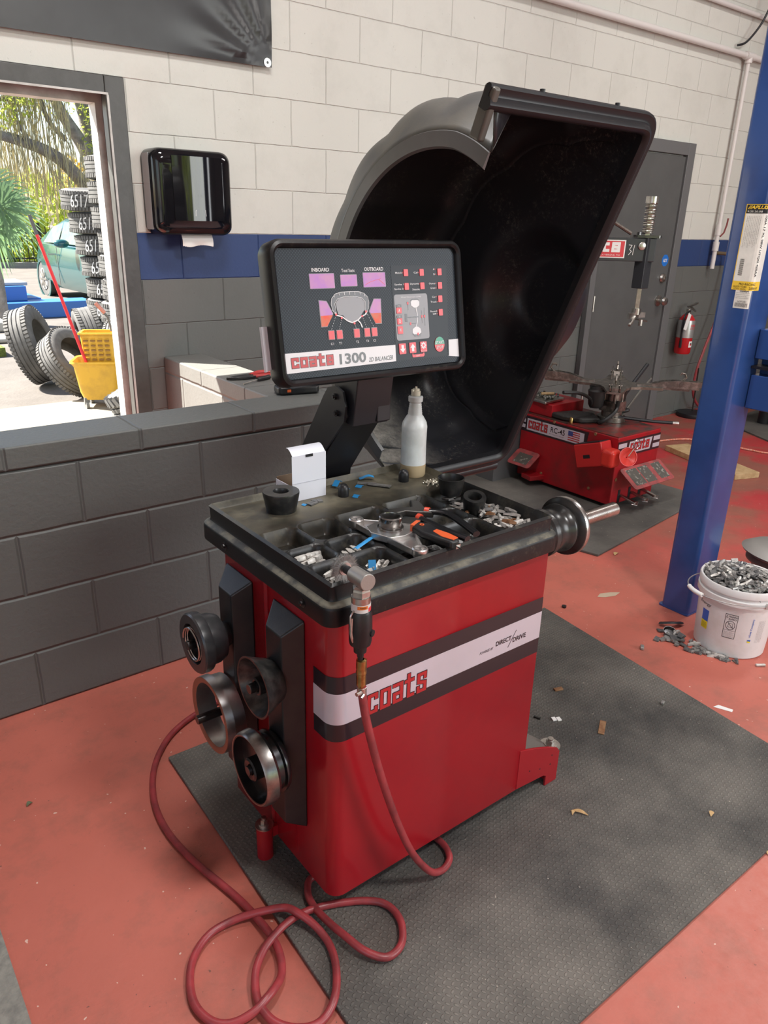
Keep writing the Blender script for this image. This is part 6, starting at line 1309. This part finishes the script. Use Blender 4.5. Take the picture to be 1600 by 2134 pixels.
for x in (-.32, 2.55):
    q = MB(); c = cp_(x, .80, .31); q.cyl(c-cs*.15, c+cs*.03, .31, 28); w_ = q.build('wheel', m_rub, car)
    q = MB(); q.cyl(c+cs*.031, c+cs*.04, .20, 24); 
    for a in range(8): q.obox(c+cs*.045+Vector((0,0,0))+cdir*.11*math.cos(a*PI/4)+Vector((0,0,.11*math.sin(a*PI/4))), (.14,.02,.03), Matrix((cdir*math.cos(a*PI/4)+Vector((0,0,math.sin(a*PI/4))), cs, cdir*-math.sin(a*PI/4)+Vector((0,0,math.cos(a*PI/4))))).transposed(), 1)
    q.build('hub_cap', [M('hub_gray', (.35,.35,.34), .4), m_steel], w_)
    q = MB(); q.lathe([(.33,0),(.38,0),(.38,.02),(.33,.02)], c+cs*.02, cs, 24, close=True, a0=0, a1=2*PI); q.build('wheel_arch', m_teal, car)
q = MB(); q.ball(cp_(1.45,1.02,1.02), .13, 10, 0, (1,.6,.55)); q.build('side_mirror', m_teal, car)
q = MB(); 
for x in (.70,): q.obox(cp_(x,.872,.62),(.012,.008,.70)); 
q.obox(cp_(.5,.885,.80),(.16,.02,.03)); q.build('door_handle', m_steel, car)
# fence
fe = thing('iron_fence', 'black iron picket fence beyond the car park', 'fence', (4,25.5,gz))
q = MB()
for x in np.arange(-3, 12, 2.4): q.box((x-.04,25.46,gz),(x+.04,25.54,1.15))
q.build('post', m_blkm, fe)
q = MB()
for x in np.arange(-3, 12, .14): q.box((x-.012,25.49,gz+.05),(x+.012,25.51,1.05))
q.box((-3,25.48,.12),(12,25.52,.16)); q.box((-3,25.48,.84),(12,25.52,.88)); tag(q.build('picket_row', m_blkm, fe), kind='stuff')
# vegetation
def cards(n, fn, size, q, mi=0, up=.0):
    P = []; Fs = []
    for i in range(n):
        c = fn(); a = Vector((random.gauss(0,1),random.gauss(0,1),random.gauss(0,1)+up)).normalized(); b = a.cross(Vector((random.gauss(0,1),random.gauss(0,1),random.gauss(0,1)))).normalized(); s_ = size*random.uniform(.6,1.4)
        q.add([c-a*s_-b*s_*.0,c+b*s_*.45,c+a*s_,c-b*s_*.45], [(0,1,2,3)], mi)
def leafm(name, c1, c2):
    m = M(name, c1, .6, col2=c2, vs=1.1); m.node_tree.nodes['Principled BSDF'].inputs['Subsurface Weight'].default_value = 0
    nt = m.node_tree; b = nt.nodes['Principled BSDF']; tr = nt.nodes.new('ShaderNodeBsdfTranslucent'); tr.inputs[0].default_value = c4([min(1,x*1.6) for x in c1]); mx = nt.nodes.new('ShaderNodeMixShader'); mx.inputs[0].default_value = .45
    out = nt.nodes['Material Output']; L(nt, b.outputs[0], mx.inputs[1]); L(nt, tr.outputs[0], mx.inputs[2]); L(nt, mx.outputs[0], out.inputs['Surface']); return m
m_lg = leafm('lime_leaves', (.42,.47,.09), (.28,.38,.05)); m_ly2 = leafm('autumn_leaves', (.50,.32,.03), (.42,.30,.04)); m_moss = leafm('spanish_moss', (.46,.42,.29), (.52,.48,.33))
m_bark = M('oak_bark', (.30,.27,.25), .9, col2=(.17,.155,.14), vs=5, bs=18, bstr=1, bdist=.03)
def blob(cx, cy, cz, rx, ry, rz): 
    def f():
        while True:
            v = Vector((random.uniform(-1,1),random.uniform(-1,1),random.uniform(-1,1)))
            if .25 < v.length < 1: return Vector((cx+v.x*rx, cy+v.y*ry, cz+v.z*rz))
    return f
oak = thing('oak_tree', 'large gray oak with low limbs and hanging moss outside the window', 'tree', (8.2,24,gz))
q = MB(); TB = Vector((8.0,22.5,gz))
def limb(pts, r0, r1): 
    P_ = smooth_path(pts, 6); n_ = len(P_); q.tube(P_, [r0+(r1-r0)*i/(n_-1) for i in range(n_)], 10)
limb([(7.95,22.5,gz),(7.75,22.5,1.5),(7.60,22.5,2.9),(7.45,22.5,4.2),(7.3,22.4,6.5)], .46, .22)
limb([(7.75,22.4,1.5),(7.0,21.9,2.15),(6.3,21.6,2.75),(5.4,21.3,3.05),(4.2,21,3.2),(3.0,21,3.0)], .20, .08)
limb([(7.6,22.4,2.3),(7.1,22.2,3.2),(6.6,22,3.9),(6.1,21.8,5.0),(5.6,21.6,6.5)], .20, .08); limb([(7.5,22.4,3.0),(7.15,22.2,4.2),(6.9,22,5.4)], .16, .08)
limb([(7.6,22.4,3.0),(8.1,22.1,3.7),(8.8,21.9,4.1)], .17, .08); limb([(7.6,22.4,3.7),(8.0,22.2,4.7),(8.6,22,5.2)], .13, .06); limb([(6.6,21.8,3.2),(6.2,21.7,3.6),(5.9,21.5,4.3),(5.2,21.3,4.6)], .07, .03)
limb([(5.6,21.4,4.0),(5.0,21.2,3.9),(4.3,21,3.9)], .06, .02); limb([(5.6,21.3,3.0),(5.3,21.1,3.6),(5.5,21,4.4)], .05, .02)
q.build('trunk', m_bark, oak)
q = MB(); 
for c_, n_ in ((blob(6.2,22,5.2,2.6,1.2,1.5), 1500),(blob(8.6,22.6,4.6,1.0,1,1.1),260),(blob(4.6,21.2,4.3,1.3,1,1.2),1100),(blob(7.5,22,3.2,.5,.5,.9),160)): cards(int(n_*2.2), c_, .055, q)
q.build('leaves', m_lg, oak)
q = MB()
for i in range(650):
    x = random.choice([random.gauss(5.2,.45),random.gauss(6.2,.5),random.uniform(4.4,7.2)]); y = random.uniform(20.9,22.0); zt = random.uniform(2.4,5.6) if x < 6.6 else random.uniform(1.8,3.2); ln = random.uniform(.5,1.8); P_ = []
    q.tube([(x,y,zt),(x+random.gauss(0,.06),y,zt-ln*.5),(x+random.gauss(0,.12),y,zt-ln)], [.006,.012,.002], 4, caps=False)
q.build('hanging_moss', m_moss, oak)
hd = MB(); 
for c_, n_ in ((blob(6,26.9,1.0,6.5,1.0,1.7), 5200),(blob(3.5,26.9,2.4,2.6,1.0,2.0),1500)): cards(n_, c_, .16, hd)
tag(hd.build('hedge', m_lg), 'mass of sunny lime-green undergrowth behind the fence', 'bushes', kind='stuff')
at = thing('autumn_tree', 'small yellow-orange tree behind the oak', 'tree', (10.9,30.2,gz)); q = MB(); cards(1500, blob(10.9,30.2,3.0,1.1,.8,1.2), .12, q); q.build('leaves', m_ly2, at); MB().cyl((10.9,30.2,gz),(10.9,30.2,2.6),.10,8).build('trunk', m_bark, at)
q = MB(); cards(500, blob(8.9,29.3,2.4,.6,.6,.9), .10, q); at2 = thing('autumn_bush', 'yellow-leaved bush seen between the oak limbs', 'bush', (8.9,29.3,gz)); q.build('leaves', m_ly2, at2); MB().cyl((8.9,29.3,gz),(8.9,29.3,1.8),.06,8).build('stem', m_bark, at2)
# palm
pm = thing('fan_palm', 'gray-green fan palm at the left edge of the view outside', 'palm', (2.45,12,gz))
m_palm = leafm('palm_green', (.14,.22,.11), (.22,.32,.16)); MB().cyl((2.45,12.1,gz),(2.45,12.1,1.2),.13,12).build('trunk', m_bark, pm)
def frond(c, n_dir, up, R_, name='frond'):
    q = MB(); n_dir = Vector(n_dir).normalized(); s_ = n_dir.cross(Vector(up)).normalized(); u_ = s_.cross(n_dir).normalized()
    for i in range(46):
        a = -2.3+4.6*i/45; d = s_*math.sin(a)+u_*math.cos(a); L_ = R_*random.uniform(.85,1.1); t = d.cross(n_dir).normalized()*.018
        p = [Vector(c)+d*L_*f_-Vector((0,0,.25))*L_*f_**3+n_dir*.03*math.sin(i) for f_ in (0,.4,.75,1)]
        q.add([p[0]-t*.2,p[0]+t*.2,p[1]+t,p[1]-t,p[2]+t*.7,p[2]-t*.7,p[3]], [(0,1,2,3),(3,2,4,5),(5,4,6)])
    return q.build(name, m_palm, pm)
frond((2.62,11.9,1.55), (.1,-.9,.3), (.6,0,.5), .62); frond((2.50,12.1,1.75), (-.2,-.8,.5), (-.2,0,1), .60); frond((2.45,11.8,1.3), (.3,-.9,.1), (.4,0,-.6), .55)
# ground beyond the bay doors, and unseen greenery added for reflections, behind the photographer
S(MB().box((-30,-60,gz-.1),(60,-6.4,gz)).build('ground', MATS['asphalt']))
hb = MB(); 
for x in range(-12, 22, 4): cards(420, blob(x+random.uniform(-1,1),-24+random.uniform(-2,2),3.2,3.4,1.6,3.3), .34, hb)
tag(hb.build('reflected_hedge', m_lg), 'row of green trees added out of view beyond the open bay doors', 'bushes', kind='stuff')
